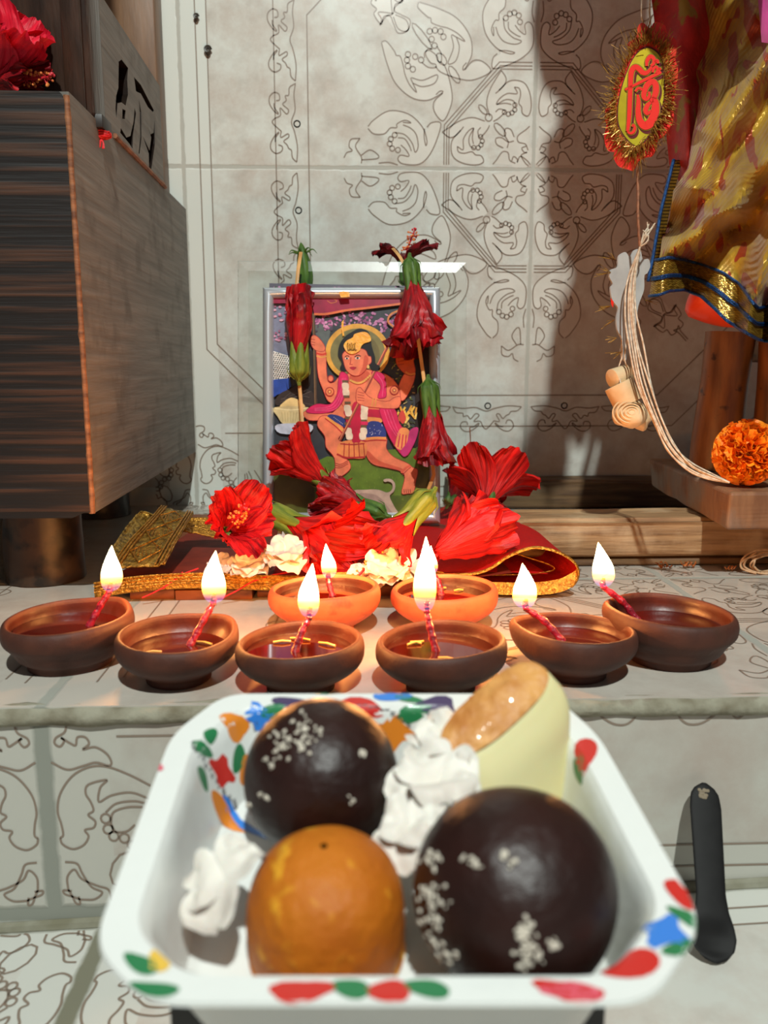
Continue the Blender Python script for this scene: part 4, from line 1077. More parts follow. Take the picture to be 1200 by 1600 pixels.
    if stamen:
        st = MB(); P = []
        for i in range(13):
            t = i / 12; P.append(W(stbend[0] * t * t, stbend[1] * t * t, Lc * .7 + stamen * t))
        st.tube(P, lambda t: .0013 * (1 - .35 * t), 7, mi=0)
        for k in range(46):
            t = rnd.uniform(.5, 1.0); i = min(int(t * 12), 11); p = lerp(P[i], P[i + 1], t * 12 - i)
            dv = (ea * rnd.uniform(-1, 1) + eb * rnd.uniform(-1, 1) + ez * rnd.uniform(-.2, .6)).normalized() * rnd.uniform(.003, .0062)
            st.tube([p, p + dv], .00028, 4, mi=0, caps=False); st.ell(p + dv, rnd.uniform(.0008, .00115), 6, 4, mi=1)
        for k in range(5):
            dv = (ea * rnd.uniform(-1, 1) + eb * rnd.uniform(-1, 1) + ez * 1.4).normalized() * .004
            st.tube([P[-1], P[-1] + dv], .0004, 4, mi=0); st.ell(P[-1] + dv, .0011, 7, 5, mi=0)
        st.build('stamen', [COLUMN, POLLEN], root)
    return root
zf = ZF - .022
# a bud and a dried flower tucked over the top edge of the glass
Bb = at(479, 452, ZF + .034); Tt = at(470, 378, ZF + .030)
root = thing('hibiscus_bud', 'green hibiscus bud poking up over the top left of the glass pane', 'flower bud', Bb, 'red hibiscus on the shrine')
ea, eb, ez = frame_of(Tt - Bb); Lb = (Tt - Bb).length
def bf(u, v):
    a = 2 * pi * u; r = .0078 * (sin(pi * min(1, .14 + .86 * v ** .8)) ** .7) * (1 + .06 * cos(5 * a)); return Bb + ea * r * cos(a) + eb * r * sin(a) + ez * Lb * v
MB().grid(bf, 40, 20, cu=True).build('bud', GREEN_D, root)
mb = MB(); rnd = random.Random(2)
for k in range(7):
    a = 2 * pi * k / 7; s0 = Bb + ez * Lb * .78 + (ea * cos(a) + eb * sin(a)) * .005; s1 = s0 + (ea * cos(a) + eb * sin(a)) * .006 + ez * .002; s2 = s1 + (ea * cos(a) + eb * sin(a)) * .004 - ez * rnd.uniform(.001, .005)
    mb.tube(cat([s0, s1, s2], 4), lambda t: .0011 * (1.1 - t), 5)
mb.build('sepal', GREEN_D, root)
hibiscus('dried dark red hibiscus lying open on the top edge of the glass pane', at(634, 448, ZF + .036), at(631, 366, ZF + .034), .024, (.25, 1.85), .66, 21, PETD, GREEN_D, .006, .036, (.010, -.004), ruf=1.5, crumple=.7)
hibiscus('closed red hibiscus hanging at the upper left of the picture, tip pointing up', at(467, 596, zf + .010), at(467, 447, zf + .006), .035, (.14, -.06), 1.2, 22, PETW, GREEN, .0085, 0, ruf=.8, crumple=.75, sep=.1, swell=.5)
hibiscus('ruffled red hibiscus on the lower left corner of the picture, calyx toward the centre', at(534, 775, zf - .004), at(432, 690, zf - .004), .028, (.30, .50), .9, 23, PET, GREEN, .0085, 0, ruf=1.5, crumple=.5, roll=.5)
hibiscus('drooping red hibiscus below the dark flower at the upper right of the picture', at(640, 402, zf + .0), at(656, 552, zf - .008), .032, (.30, .22), 1.1, 24, PETW, GREEN_D, .0075, .0, ruf=1.9, crumple=.7, sep=.1)
hibiscus('closed red hibiscus hanging lowest on the right side of the picture', at(669, 592, zf + .004), at(681, 730, zf - .002), .036, (.26, .05), 1.1, 25, PETW, GREEN_D, .0082, .050, ruf=1.3, crumple=.5, sep=.1)
# heap on the cloth below the frame
zc = ZF - .035
hibiscus('open red hibiscus at the left of the heap, facing right with orange stamens', on_z(350, 834, .047), on_z(350, 834, .047) + Vector((.022, -.036, .024)), .010, (.40, .88), 1.15, 26, PETR, GREEN, .006, .034, (.004, -.002), ruf=1.3, crumple=.5, roll=.3)
hibiscus('large red hibiscus in the middle of the heap with a long yellow-green calyx', on_z(413, 797, .060), on_z(556, 868, .036), .044, (.34, .80), 1.0, 27, PET, GREEN, .0088, 0, ruf=1.2, crumple=.4, roll=.9)
hibiscus('crumpled red hibiscus just below the picture, calyx pointing right', on_z(604, 806, .056), on_z(500, 768, .072), .028, (.36, .58), 1.0, 28, PETW, GREEN_D, .007, 0, ruf=1.7, crumple=.8)
hibiscus('red hibiscus right of the heap centre with hanging stamens and green calyx above', on_z(677, 768, .082), on_z(588, 870, .038), .034, (.34, .75), 1.05, 29, PET, GREEN, .0082, .075, (.0, .004), ruf=1.3, crumple=.6, roll=.2)
hibiscus('ruffled red hibiscus behind the tallest flame, stamens on its right edge', on_z(676, 872, .036), on_z(768, 808, .058), .006, (.30, .46), 1.05, 30, PET, GREEN, .006, .075, (.004, -.012), ruf=1.5, crumple=.45, calyx=False)
hibiscus('wide open red hibiscus at the right of the heap, seen from behind on its calyx', at(757, 820, zc - .022), at(772, 722, zc + .024), .030, (.30, 1.30), 1.05, 31, PET, GREEN_D, .0078, 0, ruf=1.0, crumple=.3, roll=.6)
hibiscus('red hibiscus lying behind the glass corner at the right', at(700, 790, ZF + .05), at(728, 735, ZF + .055), .012, (.35, .7), .9, 32, PETW, GREEN_D, .006, 0, ruf=1.2, crumple=.6)
# on top of the wooden shrine
zs = (Vector((-.26, yf + .032, zt)) - CAM).dot(FWD)
hibiscus('bright pink-red hibiscus on top of the dark shrine at the upper left', at(-14, 150, zs + .012), at(36, 14, zs - .018), .010, (.30, .50), 1.0, 33, petal_mat('pink_red_petal', (232, 30, 56), (188, 10, 38)), GREEN, .006, 0, ruf=1.2, crumple=.4, group='hibiscus on the shrine top')
hibiscus('dark red hibiscus lying on the shrine top, its orange stamens over the edge', at(-30, 128, zs + .01), at(62, 122, zs - .004), .010, (.25, .35), .6, 34, PETW, GREEN, .006, .050, (.0, .0), ruf=1.2, crumple=.6, group='hibiscus on the shrine top')
# bamboo slivers threading the flowers
STRAW = mat('bamboo_sliver', lin(214, 164, 100), .5, lin(180, 128, 70), 60, (1, 1, 1), bump=.3)
for (pts, lab) in (([(470, 394, .002), (466, 420, -.010), (463, 452, -.012)], 'bamboo sliver bent over the glass top below the green bud'),
                   ([(467, 592, -.010), (470, 626, -.010), (473, 672, -.014)], 'bamboo sliver hanging from the closed flower at the left of the picture'),
                   ([(614, 388, .0), (624, 400, -.012), (634, 418, -.016)], 'short bamboo sliver under the dark dried flower on the glass'),
                   ([(653, 526, -.022), (658, 562, -.018), (665, 610, -.018)], 'bamboo sliver between the two hanging flowers at the right of the picture'),
                   ([(674, 712, -.026), (678, 742, -.022), (668, 768, -.020)], 'bent bamboo sliver below the lowest hanging flower at the right')):
    P = cat([at(x, y, ZF + dz) for x, y, dz in pts], 6) if len(pts) < 3 or 'bent' not in lab else [at(x, y, ZF + dz) for x, y, dz in pts]
    mb = MB(); mb.tube(P, (.0017, .0005), 6, flat=RIGHT)
    tag(mb.build('bamboo_sliver', STRAW, org=P[0], angle=30), lab, 'sliver', 'bamboo slivers threading the flowers')
# ------------------------------------------------------------------ crumpled white flowers
WHT = mat('white_petal', lin(228, 212, 202), .55, lin(196, 172, 160), 30, bump=.25, bscale=90, sss=.15, spec=.3)
def rosette(label, c, r, seed, n=9, up=Vector((0, 0, 1)), m=None, group='white flowers on the cloth', flat=.6, name='white_flower', sx=1.0):
    rnd = random.Random(seed); ea, eb, ez = frame_of(up, rnd.uniform(0, 3))
    root = thing(name, label, 'flower', c, group)
    for k in range(n):
        a = k * 2.4 + rnd.uniform(-.2, .2); lv = k / n
        L = r * (1.15 - .5 * lv) * rnd.uniform(.85, 1.1); Wd = r * .75; el = lerp(.15, 1.25, lv) * (1 / flat) * .6
        ph = rnd.uniform(0, 6)
        def fn(u, v, a=a, L=L, el=el, ph=ph, k=k):
            uu = 2 * u - 1; e2 = el - .9 * v * v * (.4 + .6 * lv)
            w = Wd * sin(pi * (.12 + .62 * v)) * uu
            q = Vector((uu * 1.8 + k * 5, v * 2.2, seed))
            h = L * v * sin(e2) + r * (.07 * sin(5 * uu + ph) * v * v + .26 * noise.noise(q) * v + .07 * noise.noise(q * 2.3) * v) + .2 * r * uu * uu * v
            x = L * v * cos(e2)
            return c + (ea * (x * cos(a) - w * sin(a)) + eb * (x * sin(a) + w * cos(a))) * 1.0 + ez * (h + r * .08)
        MB().grid(fn, 16, 14).build('petal', m or WHT, root, weld=False, fixn=False)
    return root
def onc(px, py, z): return on_z(px, py, z)
rosette('ruffled white flower on the gold edging, below the left hibiscus', onc(446, 868, .036), .0165, 41, 10, Vector((0, -.5, 1)))
rosette('small white flower between the left hibiscus and the ruffled white flower', onc(388, 886, .028), .0135, 42, 8, Vector((.1, -.5, 1)))
rosette('leftmost white flower on the gold edging, behind the second flame', onc(350, 888, .026), .012, 43, 7, Vector((-.2, -.5, 1)))
rosette('white flower tucked under the long yellow-green calyx', onc(468, 838, .042), .0145, 44, 7, Vector((.2, -.6, .8)))
rosette('white flower lying under the hanging stamens of the heap', onc(604, 890, .030), .016, 45, 8, Vector((0, -.6, 1)))
rosette('flat white flower at the right of the stamens, near the tallest flame', onc(640, 886, .027), .017, 46, 6, Vector((.1, -.4, 1)), flat=1.2)
rosette('white petals hanging over the rim behind the back-row lamp', onc(572, 902, .022), .014, 47, 5, Vector((.1, -.5, 1)), flat=1.4)
# scrap of gold trimming and a looped wire behind the flowers
mb = MB(); c = at(748, 716, ZF + .045)
def gs(u, v): 
    a = lerp(-1.1, 1.1, u); r = lerp(.008, .0165, v); return c + RIGHT * (r * sin(a)) + UP * (.010 - .022 * v) - FH * (r * cos(a) * .8) + UP * .0008 * sin(40 * u)
mb.grid(gs, 30, 10)
tag(mb.build('gold_trimming', GOLD_D, org=c, solid=.001), 'scrap of gold trimming behind the right-hand flowers, against the wall', 'trimming')
mb = MB(); mb.tube(cat([at(722, 712, ZF + .04), at(732, 702, ZF + .04), at(735, 690, ZF + .04), at(734, 668, ZF + .04)], 6), .0006, 5)
mb.tube(cat([at(738, 702, ZF + .04), at(744, 692, ZF + .04), at(752, 696, ZF + .04), at(754, 704, ZF + .04)], 6), .0005, 5)
tag(mb.build('brown_wire', mat('copper_wire', lin(140, 84, 56), .4, metal=.6), org=at(735, 690, ZF + .04)), 'thin brown looped wire rising beside the gold trimming', 'wire')
# ------------------------------------------------------------------ paper plate of sweets on a dark box
PO = Vector((0, 0, 0)); TILT = atan2(.0135, .0948)
def pw(x, h, d=0):      # plate coordinates: x to the right, h away from the viewer, d below the rim plane
    z = .0435 + (h - .1728) * tan(TILT)
    n = (FH * -sin(TILT) + Vector((0, 0, cos(TILT))))
    return RIGHT * x + FH * h + Vector((0, 0, z)) - n * d
PNORM = (FH * -sin(TILT) + Vector((0, 0, cos(TILT))))
OUT = [(-.057, .2816), (.060, .2816), (.0705, .256), (.0765, .178), (.057, .156), (-.051, .156), (-.0675, .171), (-.070, .256)]
cx, ch = .002, .219
def outline_pts(rad, per):
    pts = []; n = len(OUT)
    for i in range(n):
        p0, p1, p2 = Vector(OUT[i - 1]), Vector(OUT[i]), Vector(OUT[(i + 1) % n])
        a = p1 + (p0 - p1).normalized() * rad; b = p1 + (p2 - p1).normalized() * rad
        for k in range(7):
            t = k / 6; pts.append(a * (1 - t) ** 2 + p1 * 2 * t * (1 - t) + b * t * t)
    # even spacing
    L = [0]
    for i in range(len(pts)): L.append(L[-1] + (pts[(i + 1) % len(pts)] - pts[i]).length)
    out = []
    for k in range(per):
        s_ = L[-1] * k / per; i = max(j for j in range(len(pts)) if L[j] <= s_); t = (s_ - L[i]) / max(L[i + 1] - L[i], 1e-9)
        out.append(pts[i].lerp(pts[(i + 1) % len(pts)], t))
    return out
PER = 224
RIM = outline_pts(.009, PER)
KT = [(0, 1.0), (.03, .995), (.17, .885), (.22, .86), (.70, .775), (.78, .73), (1, 0)]
DT = [(0, .0012), (.03, .0), (.17, .0006), (.22, .0028), (.70, .0285), (.78, .0306), (1, .031)]
def psurf(s_, t, off=0):
    i = s_ * PER; i0 = int(math.floor(i)) % PER; f = i - math.floor(i)
    p = RIM[i0].lerp(RIM[(i0 + 1) % PER], f); k = interp(KT, t); d = interp(DT, t)
    fl = .00035 * sin(s_ * PER * .9) * smooth(.16, .3, t) * smooth(.8, .6, t)
    x, h = cx + (p.x - cx) * k, ch + (p.y - ch) * k
    return pw(x, h, d + fl - off)
PAPER = mat('white_paper', lin(226, 228, 224), .38, coat=.25, bump=.1, bscale=300)
PLC = [mat('plate_print_%d' % i, lin(*c), .36, coat=.25) for i, c in enumerate([(200, 42, 34), (36, 120, 72), (52, 126, 214), (224, 132, 40), (66, 50, 92), (222, 96, 116), (228, 186, 70), (80, 80, 84)])]
root = thing('paper_plate', 'white paper plate with coloured leaf border, holding the sweets', 'plate', pw(cx, ch, .027))
mb = MB()
TT = [0, .015, .03, .06, .10, .14, .17, .195, .22, .3, .4, .5, .6, .66, .70, .74, .78, .86, .93, 1]
mb.grid(lambda u, v: psurf(u, TT[int(round(v * (len(TT) - 1)))]), PER, len(TT) - 1, cu=True)
# printed border: leaf shapes laid on the plate surface where they appear
GR = []
for a in range(0, PER):
    for t in [k / 60 for k in range(0, 43)]:
        p = psurf(a / PER, t) - CAM; z = p.dot(FWD); GR.append((600 + F * p.dot(RIGHT) / z, 800 - F * p.dot(UP) / z, a / PER, t))
def leaf(px, py, lx, ly, rot, col, kind=0):
    g = min(GR, key=lambda q: (q[0] - px) ** 2 + (q[1] - py) ** 2); s0, t0 = g[2], g[3]
    e = .004
    P0 = psurf(s0, t0); ds = (psurf(s0 + e, t0) - psurf(s0 - e, t0)) / (2 * e); dt = (psurf(s0, min(t0 + .02, 1)) - psurf(s0, max(t0 - .02, 0))) / (min(t0 + .02, 1) - max(t0 - .02, 0))
    m_ = 16; vs = []; rings = (0, .34, .67, 1)
    for r in rings:
        for k in range(m_):
            a = 2 * pi * k / m_
            rad = {0: (1 - .55 * abs(sin(a)) ** .5 * 0) , 1: 1 + .18 * sin(3 * a), 2: 1 + .28 * cos(4 * a + 1)}[kind]
            q = Vector((lx * cos(a) * rad, ly * sin(a) * rad * (1 - .35 * (cos(a) if kind == 0 else 0)))) * r
            q = Vector((q.x * cos(rot) - q.y * sin(rot), q.x * sin(rot) + q.y * cos(rot)))
            t = max(.004, t0 + q.y / dt.length)
            vs.append(psurf(s0 + q.x / ds.length, t, .00022 + .00003 * (len(vs) % 3)))
    fs = []
    for r in range(3):
        for k in range(m_):
            k2 = (k + 1) % m_; fs.append([r * m_ + k, r * m_ + k2, (r + 1) * m_ + k2, (r + 1) * m_ + k])
    mb.add(vs, fs, 1 + col)
u = .00145
for (px, py, lx, ly, rot, col, kind) in (
    (455, 1098, 4.6, 2.2, 0, 4, 0), (430, 1110, 3.8, 1.5, -.5, 1, 0), (405, 1116, 2.8, 3.4, .4, 2, 2), (366, 1136, 3.0, 4.4, -.5, 3, 1), (330, 1150, 2.2, 1.8, 0, 1, 0),
    (320, 1172, 3.6, 1.5, .9, 1, 0), (345, 1205, 2.6, 4.8, -.5, 0, 2), (372, 1186, 2.2, 3.4, .6, 1, 0), (385, 1205, 2.2, 3.6, .3, 3, 1), (318, 1215, 1.6, 3.4, -.2, 1, 0), (346, 1268, 2.4, 6.0, -.2, 3, 0), (366, 1275, 1.6, 4.5, 0, 2, 0),
    (500, 1090, 3.8, 1.2, .2, 1, 0), (560, 1104, 5.6, 2.6, .2, 0, 1), (612, 1089, 5.0, 1.8, 0, 2, 0), (640, 1092, 4, 1.3, .3, 1, 0), (610, 1145, 4.5, 4.2, .4, 3, 2), (645, 1115, 4.2, 2.2, -.4, 1, 0), (684, 1104, 4.8, 3.2, .3, 4, 1),
    (760, 1090, 4.5, 1.8, 0, 0, 0), (810, 1092, 4.0, 1.6, .2, 2, 0), (850, 1100, 3.6, 1.6, .2, 1, 0), (700, 1130, 3.5, 2.0, .3, 6, 1),
    (890, 1547, 4.6, 2.5, .2, 0, 1), (872, 1165, 5.0, 1.8, 1.0, 4, 0), (912, 1176, 5.2, 2.8, .5, 0, 0), (905, 1206, 3.8, 2.0, .4, 1, 0), (868, 1222, 3.6, 2.0, .8, 1, 0), (862, 1245, 2.6, 3.2, .3, 3, 1), (845, 1215, 3, 1.4, .9, 4, 0),
    (1075, 1398, 3.6, 2.6, .2, 0, 0), (1042, 1456, 3.6, 3.2, .3, 2, 2), (1090, 1450, 1.7, 4.0, .3, 1, 0), (1070, 1485, 3.8, 1.4, .5, 1, 0), (985, 1510, 5.0, 2.4, .3, 0, 0), (935, 1535, 3.4, 1.3, 0, 1, 0),
    (890, 1547, 4.6, 2.1, 0, 5, 0), (820, 1547, 3.8, 1.5, .2, 1, 0), (735, 1547, 5.4, 2.3, 0, 3, 1), (662, 1547, 3.6, 1.7, .2, 1, 0), (600, 1547, 3.4, 2.1, 0, 0, 0), (548, 1547, 3.2, 1.7, .3, 1, 0), (470, 1547, 4.8, 2.3, 0, 0, 1),
    (420, 1547, 2.4, 1.5, 0, 6, 0), (365, 1547, 4.8, 2.8, 0, 2, 1), (310, 1549, 3.2, 1.4, .3, 1, 0), (268, 1530, 3.6, 2.4, -.4, 0, 0), (235, 1542, 3.8, 1.5, -.3, 1, 0), (215, 1508, 3.4, 1.5, -.2, 1, 0), (245, 1505, 2.6, 1.4, .3, 6, 0), (238, 1198, 1.4, 1.0, 0, 5, 0)):
    leaf(px, py, lx * u, ly * u, rot, col, kind)
for (pts, w_) in (([(388, 1124), (402, 1140), (420, 1155)], .35), ([(470, 1096), (540, 1098), (600, 1108), (640, 1135)], .3), ([(300, 1160), (325, 1200), (350, 1240), (372, 1262)], .4), ([(880, 1150), (862, 1200), (850, 1240)], .35)):
    for a, b in zip(pts, pts[1:]):
        for k in range(9): leaf(lerp(a[0], b[0], k / 8), lerp(a[1], b[1], k / 8), .0010, .00035, 0, 7, 0)
mb.build('plate_body', [PAPER] + PLC, root, weld=False, fixn=False, angle=35, solid=0)
# ---------- box carrying the plate
BLACK = mat('black_card', lin(34, 34, 34), .5, lin(24, 24, 24), 90)
def bfz(p): return riser_z(p.x)
n_ = PNORM
ptop = [pw(-.058, .194, .0318), pw(.060, .194, .0318), pw(.060, .262, .0318), pw(-.058, .262, .0318)]
# top follows the underside of the plate; sides stand upright on the floor
pbot = [Vector((p.x, p.y, riser_z(p.x))) for p in ptop]
mb = MB(); mb.hexa(pbot, ptop)
tag(mb.build('black_box', BLACK, org=sum(pbot, Vector()) / 4, smooth=False), 'plain black box standing on the lower floor under the paper plate', 'box')
# ---------- sweets
def proj(p):
    q = p - CAM; z = q.dot(FWD); return (600 + F * q.dot(RIGHT) / z, 800 - F * q.dot(UP) / z)
SYR = mat('dark_syrup_sweet', lin(44, 18, 12), .44, lin(28, 12, 9), 40, lo=.3, hi=.75, coat=0, bump=.5, bscale=150, spec=.4)
FLK = mat('white_crumb', lin(206, 196, 180), .7)
def ball(label, px, py, rpx, seed, flecks):
    lo_z, hi_z = .12, .4                      # slide along the sight line until the ball rests on the plate
    for _ in range(50):
        Z = (lo_z + hi_z) / 2; r = rpx / F * Z; c = at(px, py, Z)
        if (c - pw(0, .2, .0308)).dot(PNORM) > r * 1.02 + .0004: lo_z = Z
        else: hi_z = Z
    root = thing('dark_milk_sweet', label, 'sweet', c, 'dark round sweets on the plate')
    MB().ell(c, (r, r, r * .99), 48, 32, disp=r * .035, dsc=34).build('ball', SYR, root)
    rnd = random.Random(seed); mb = MB()
    for (fx, fy, n, sp) in flecks:
        for k in range(n):
            x, y = fx + rnd.gauss(0, sp), fy + rnd.gauss(0, sp)
            d = ray(x, y).normalized(); oc = CAM - c; b_ = oc.dot(d); q = b_ * b_ - oc.dot(oc) + r * r
            if q < 0: continue
            p = CAM + d * (-b_ - sqrt(q)); nn = (p - c).normalized(); a, b2, _ = frame_of(nn, rnd.uniform(0, 3))
            M = Matrix((a, b2, nn)).transposed()
            mb.ell(p + nn * .0001, (rnd.uniform(.0003, .0011), rnd.uniform(.0003, .0007), .0005), 7, 5, M=M, disp=.0003, dsc=900)
    o = mb.build('crumbs', FLK, root); o['kind'] = 'stuff'
    return root
ball('dark brown ball sweet at the back of the plate, left of the cream sweet', 503, 1213, 121, 1, [(478, 1140, 26, 12), (440, 1165, 26, 12), (408, 1240, 5, 5), (390, 1258, 4, 4), (550, 1250, 3, 3), (420, 1190, 6, 6), (470, 1160, 12, 10), (568, 1180, 3, 3)])
ball('largest dark brown ball sweet at the front right, white crumbs down its left side', 804, 1390, 157, 2, [(672, 1345, 16, 7), (672, 1400, 26, 11), (668, 1440, 26, 12), (670, 1490, 34, 12), (695, 1505, 14, 10), (740, 1345, 8, 6), (798, 1350, 5, 4), (820, 1460, 26, 9), (828, 1490, 22, 10), (864, 1475, 8, 6), (790, 1335, 4, 4)])
ORG = mat('orange_sweet', lin(192, 108, 16), .6, lin(172, 88, 12), 40, coat=0, bump=.5, bscale=260, col3=lin(226, 160, 40), scale3=130, lo3=.58, hi3=.68, sss=.2, spec=.35)
c = at(508, 1440, .2215); top = at(508, 1296, .2215)
zb_ = pw(c.dot(RIGHT), c.dot(FH), .0305).z
r = .0203; mb = MB(); hh = top.z - zb_ - .002
prof = [(.001, 0), (r * .97, 0), (r * 1.02, .002), (r * 1.04, hh * .25), (r * 1.03, hh * .45), (r * .97, hh * .64), (r * .80, hh * .81), (r * .5, hh * .94), (r * .22, hh * .985), (.001, hh)]
pr = [(p.x, p.y) for p in cat([Vector((a, b, 0)) for a, b in prof], 4)]
cc = pw(c.dot(RIGHT), c.dot(FH), .0300)
UB, UA, _u = frame_of(PNORM)
UM = Matrix((UA, UB, PNORM)).transposed()
mb.lathe(pr, 48, cc, lambda p, a: UM @ (p * (1 + .03 * noise.noise(p * 60 + Vector((3, 1, 2))))))
tag(mb.build('orange_sweet', ORG, org=cc), 'tall dome of orange sweet at the front left of the plate', 'sweet')
# cream sweet: half a rounded bar with a browned cut face
CRM = mat('cream_sweet', lin(224, 214, 164), .45, lin(216, 204, 150), 26, bump=.15, sss=.25, spec=.35)
BRN = mat('browned_cut_face', lin(218, 156, 84), .5, lin(186, 116, 50), 90, lo=.35, hi=.65, bump=.7, bscale=240, coat=.2)
Cc = at(775, 1106, .266); Lv = at(846, 1042, .2745) - Cc; Sv = at(808, 1130, .2615) - Cc
root = thing('cream_sweet', 'tall cream sweet with a slanted browned top, at the back right of the plate', 'sweet', pw(Cc.dot(RIGHT) + .004, Cc.dot(FH), .031))
fN = Lv.cross(Sv).normalized()
if fN.z < 0: fN = -fN
def sup(a, e=.75):
    return Lv * (abs(cos(a)) ** e * (1 if cos(a) > 0 else -1)) + Sv * (abs(sin(a)) ** e * (1 if sin(a) > 0 else -1))
KV = [(0, .97, 0), (.05, 1.05, .03), (.14, 1.14, .12), (.3, 1.2, .3), (.7, 1.2, .75), (.95, 1.12, .97), (1, 1.0, 1)]
def cb(u, v):
    a = 2 * pi * u; k = interp([(q[0], q[1]) for q in KV], v); dn = interp([(q[0], q[2]) for q in KV], v)
    p = Cc + sup(a) * k + RIGHT * (.0035 * smooth(0, .25, v))
    fl = pw(p.dot(RIGHT), p.dot(FH), .0302); low = fl.z
    return Vector((p.x, p.y, lerp(p.z, max(low, pw(p.dot(RIGHT), p.dot(FH), .029).z), dn))) - FWD * (.006 * dn)
MB().grid(cb, 56, 40, cu=True).build('cream_body', CRM, root)
def ff(u, v):
    a = 2 * pi * u; p = Cc + sup(a) * (v * .985)
    return p + fN * (.0009 + .0022 * (1 - v * v) + .0007 * noise.noise(p * 260))
MB().grid(ff, 56, 14, cu=True).build('browned_top', BRN, root)
# torn white petals among the sweets
WP = mat('soft_white_petal', lin(232, 226, 216), .55, lin(214, 204, 194), 40, bump=.2, bscale=90, sss=.15, spec=.3)
rosette('crumpled white flower on the plate between the two dark ball sweets', at(684, 1228, .250), .0140, 61, 5, (UP - FWD * .6).normalized(), WP, 'white flowers on the plate')
rosette('torn white flower lower on the plate, touching the largest ball sweet', at(640, 1296, .236), .0100, 62, 4, (UP - FWD * .8).normalized(), WP, 'white flowers on the plate')
rosette('torn white flower at the foot of the browned cut face', at(700, 1160, .264), .0110, 63, 4, (UP - FWD * .7 - RIGHT * .3).normalized(), WP, 'white flowers on the plate')
rosette('torn white flower by itself at the left of the plate, beside the orange sweet', at(354, 1376, .220), .0120, 64, 4, (UP * .8 - FWD * .5 - RIGHT * .4).normalized(), WP, 'white flowers on the plate', flat=.9)
# ---------- black spoon leaning on the riser
SPB = mat('black_plastic', lin(24, 23, 23), .6, lin(18, 17, 17), 120, spec=.2)
Bs = on_z(1116, 1508, -.1125); Bs.z = riser_z(Bs.x) + .0015
Ts = on_y(1099, 1224, FY - .0045)
ax = (Ts - Bs); Ls = ax.length; ax.normalize(); sx = RIGHT - ax * RIGHT.dot(ax); sx.normalize(); nn = sx.cross(ax)
if nn.dot(FWD) > 0: nn = -nn
WS = [(0, .0015), (.02, .0058), (.07, .0098), (.13, .0112), (.19, .0105), (.27, .0084), (.36, .0074), (.6, .0078), (.85, .0082), (.93, .0074), (.97, .0052), (1, .0012)]
def spf(u, v):
    a = 2 * pi * u; w_ = interp(WS, v)
    bowl = -.0022 * smooth(.25, .12, v) * smooth(0, .08, v) * (1 - sin(a) ** 2 * 0) 
    x = w_ * cos(a); t_ = .0011 * sin(a) * min(1, w_ / .003)
    dish = bowl * (1 - (x / max(w_, 1e-5)) ** 2)
    return Bs + ax * (Ls * v) + sx * x + nn * (t_ + dish + .0012)
root = thing('black_spoon', 'black plastic spoon standing on the lower floor, leaning against the tiled riser', 'spoon', Bs)
MB().grid(spf, 24, 60, cu=True).build('spoon_body', SPB, root)
mb = MB(); rnd = random.Random(4)
for k in range(16): mb.ell(Bs + ax * (Ls * rnd.uniform(.905, .955)) + sx * rnd.uniform(-.0035, .002) + nn * .0024, (rnd.uniform(.0006, .0015), rnd.uniform(.0006, .0012), .0003), 7, 4, M=Matrix((sx, ax, nn)).transposed(), disp=.0003, dsc=800)
o = mb.build('food_smear', mat('dried_smear', lin(126, 112, 92), .7), root); o['kind'] = 'stuff'
# ------------------------------------------------------------------ right side: wood, stool, draped idol, pendants, marigold
LOGW = mat('weathered_log', lin(168, 132, 92), .7, lin(112, 80, 50), 16, (1, 6, 14), lo=.35, hi=.7, bump=.9, detail=8, col3=lin(196, 168, 132), scale3=24, lo3=.5, hi3=.75)
DARKW = mat('dark_old_wood', lin(122, 92, 60), .7, lin(84, 60, 40), 18, (1, 5, 10), bump=.6, col3=lin(96, 76, 48), scale3=12, lo3=.5, hi3=.7)
SLABW = mat('worn_slab_wood', lin(150, 108, 74), .6, lin(112, 74, 48), 16, (4, 4, 1), bump=.7, col3=lin(126, 112, 100), scale3=16, lo3=.5, hi3=.62)
BAMB = mat('brown_post_wood', lin(150, 94, 42), .42, lin(112, 66, 28), 22, (5, 5, 1), bump=.3, col3=lin(70, 40, 20), scale3=70, lo3=.6, hi3=.68)
def plank(name, label, cat_, x0, x1, y0, y1, z0, z1, m, n=70, rough=.0014, seed=1, taper=0):
    mb = MB(); c = Vector((0, (y0 + y1) / 2, (z0 + z1) / 2)); hy, hz = (y1 - y0) / 2, (z1 - z0) / 2
    def fn(u, v):
        a = 2 * pi * v; x = lerp(x0, x1, u)
        sy = (1 if cos(a) > 0 else -1) * abs(cos(a)) ** .34; sz = (1 if sin(a) > 0 else -1) * abs(sin(a)) ** .34
        q = Vector((x * 9, v * 5, seed)); q2 = Vector((x * 3, sy * 6, sz * 14))
        k = rough * (noise.noise(q) + .8 * noise.noise(q2))
        e = smooth(0, .03, u) * .25 + .75 if taper else 1
        return Vector((x + taper * .006 * sz * (1 - smooth(0, .05, u)), c.y + (hy + k) * sy * e, c.z + (hz * (1 if sz < 0 else 1) + (k if sz > -.5 else 0)) * sz * (e if sz > 0 else 1)))
    mb.grid(fn, n, 40); A = [fn(0, k / 40) for k in range(40)]; B = [fn(1, k / 40) for k in range(40)]
    mb.poly(A); mb.poly(B)
    return tag(mb.build(name, m, org=Vector(((x0 + x1) / 2, c.y, z0)), angle=50), label, cat_)
ly = on_z(1000, 886, 0).y
lx0 = on_z(778, 860, 0.012).x
lt = CAM.z - (ly + .004) * tan(atan2(812 - 800, F) + PITCH)
LATH = .007
plank('dark_lath', 'thin dark wooden lath lying under the weathered plank', 'lath', lx0 + .03, .72, ly + .003, ly + .05, .0004, LATH, DARKW, rough=.0006, seed=3)
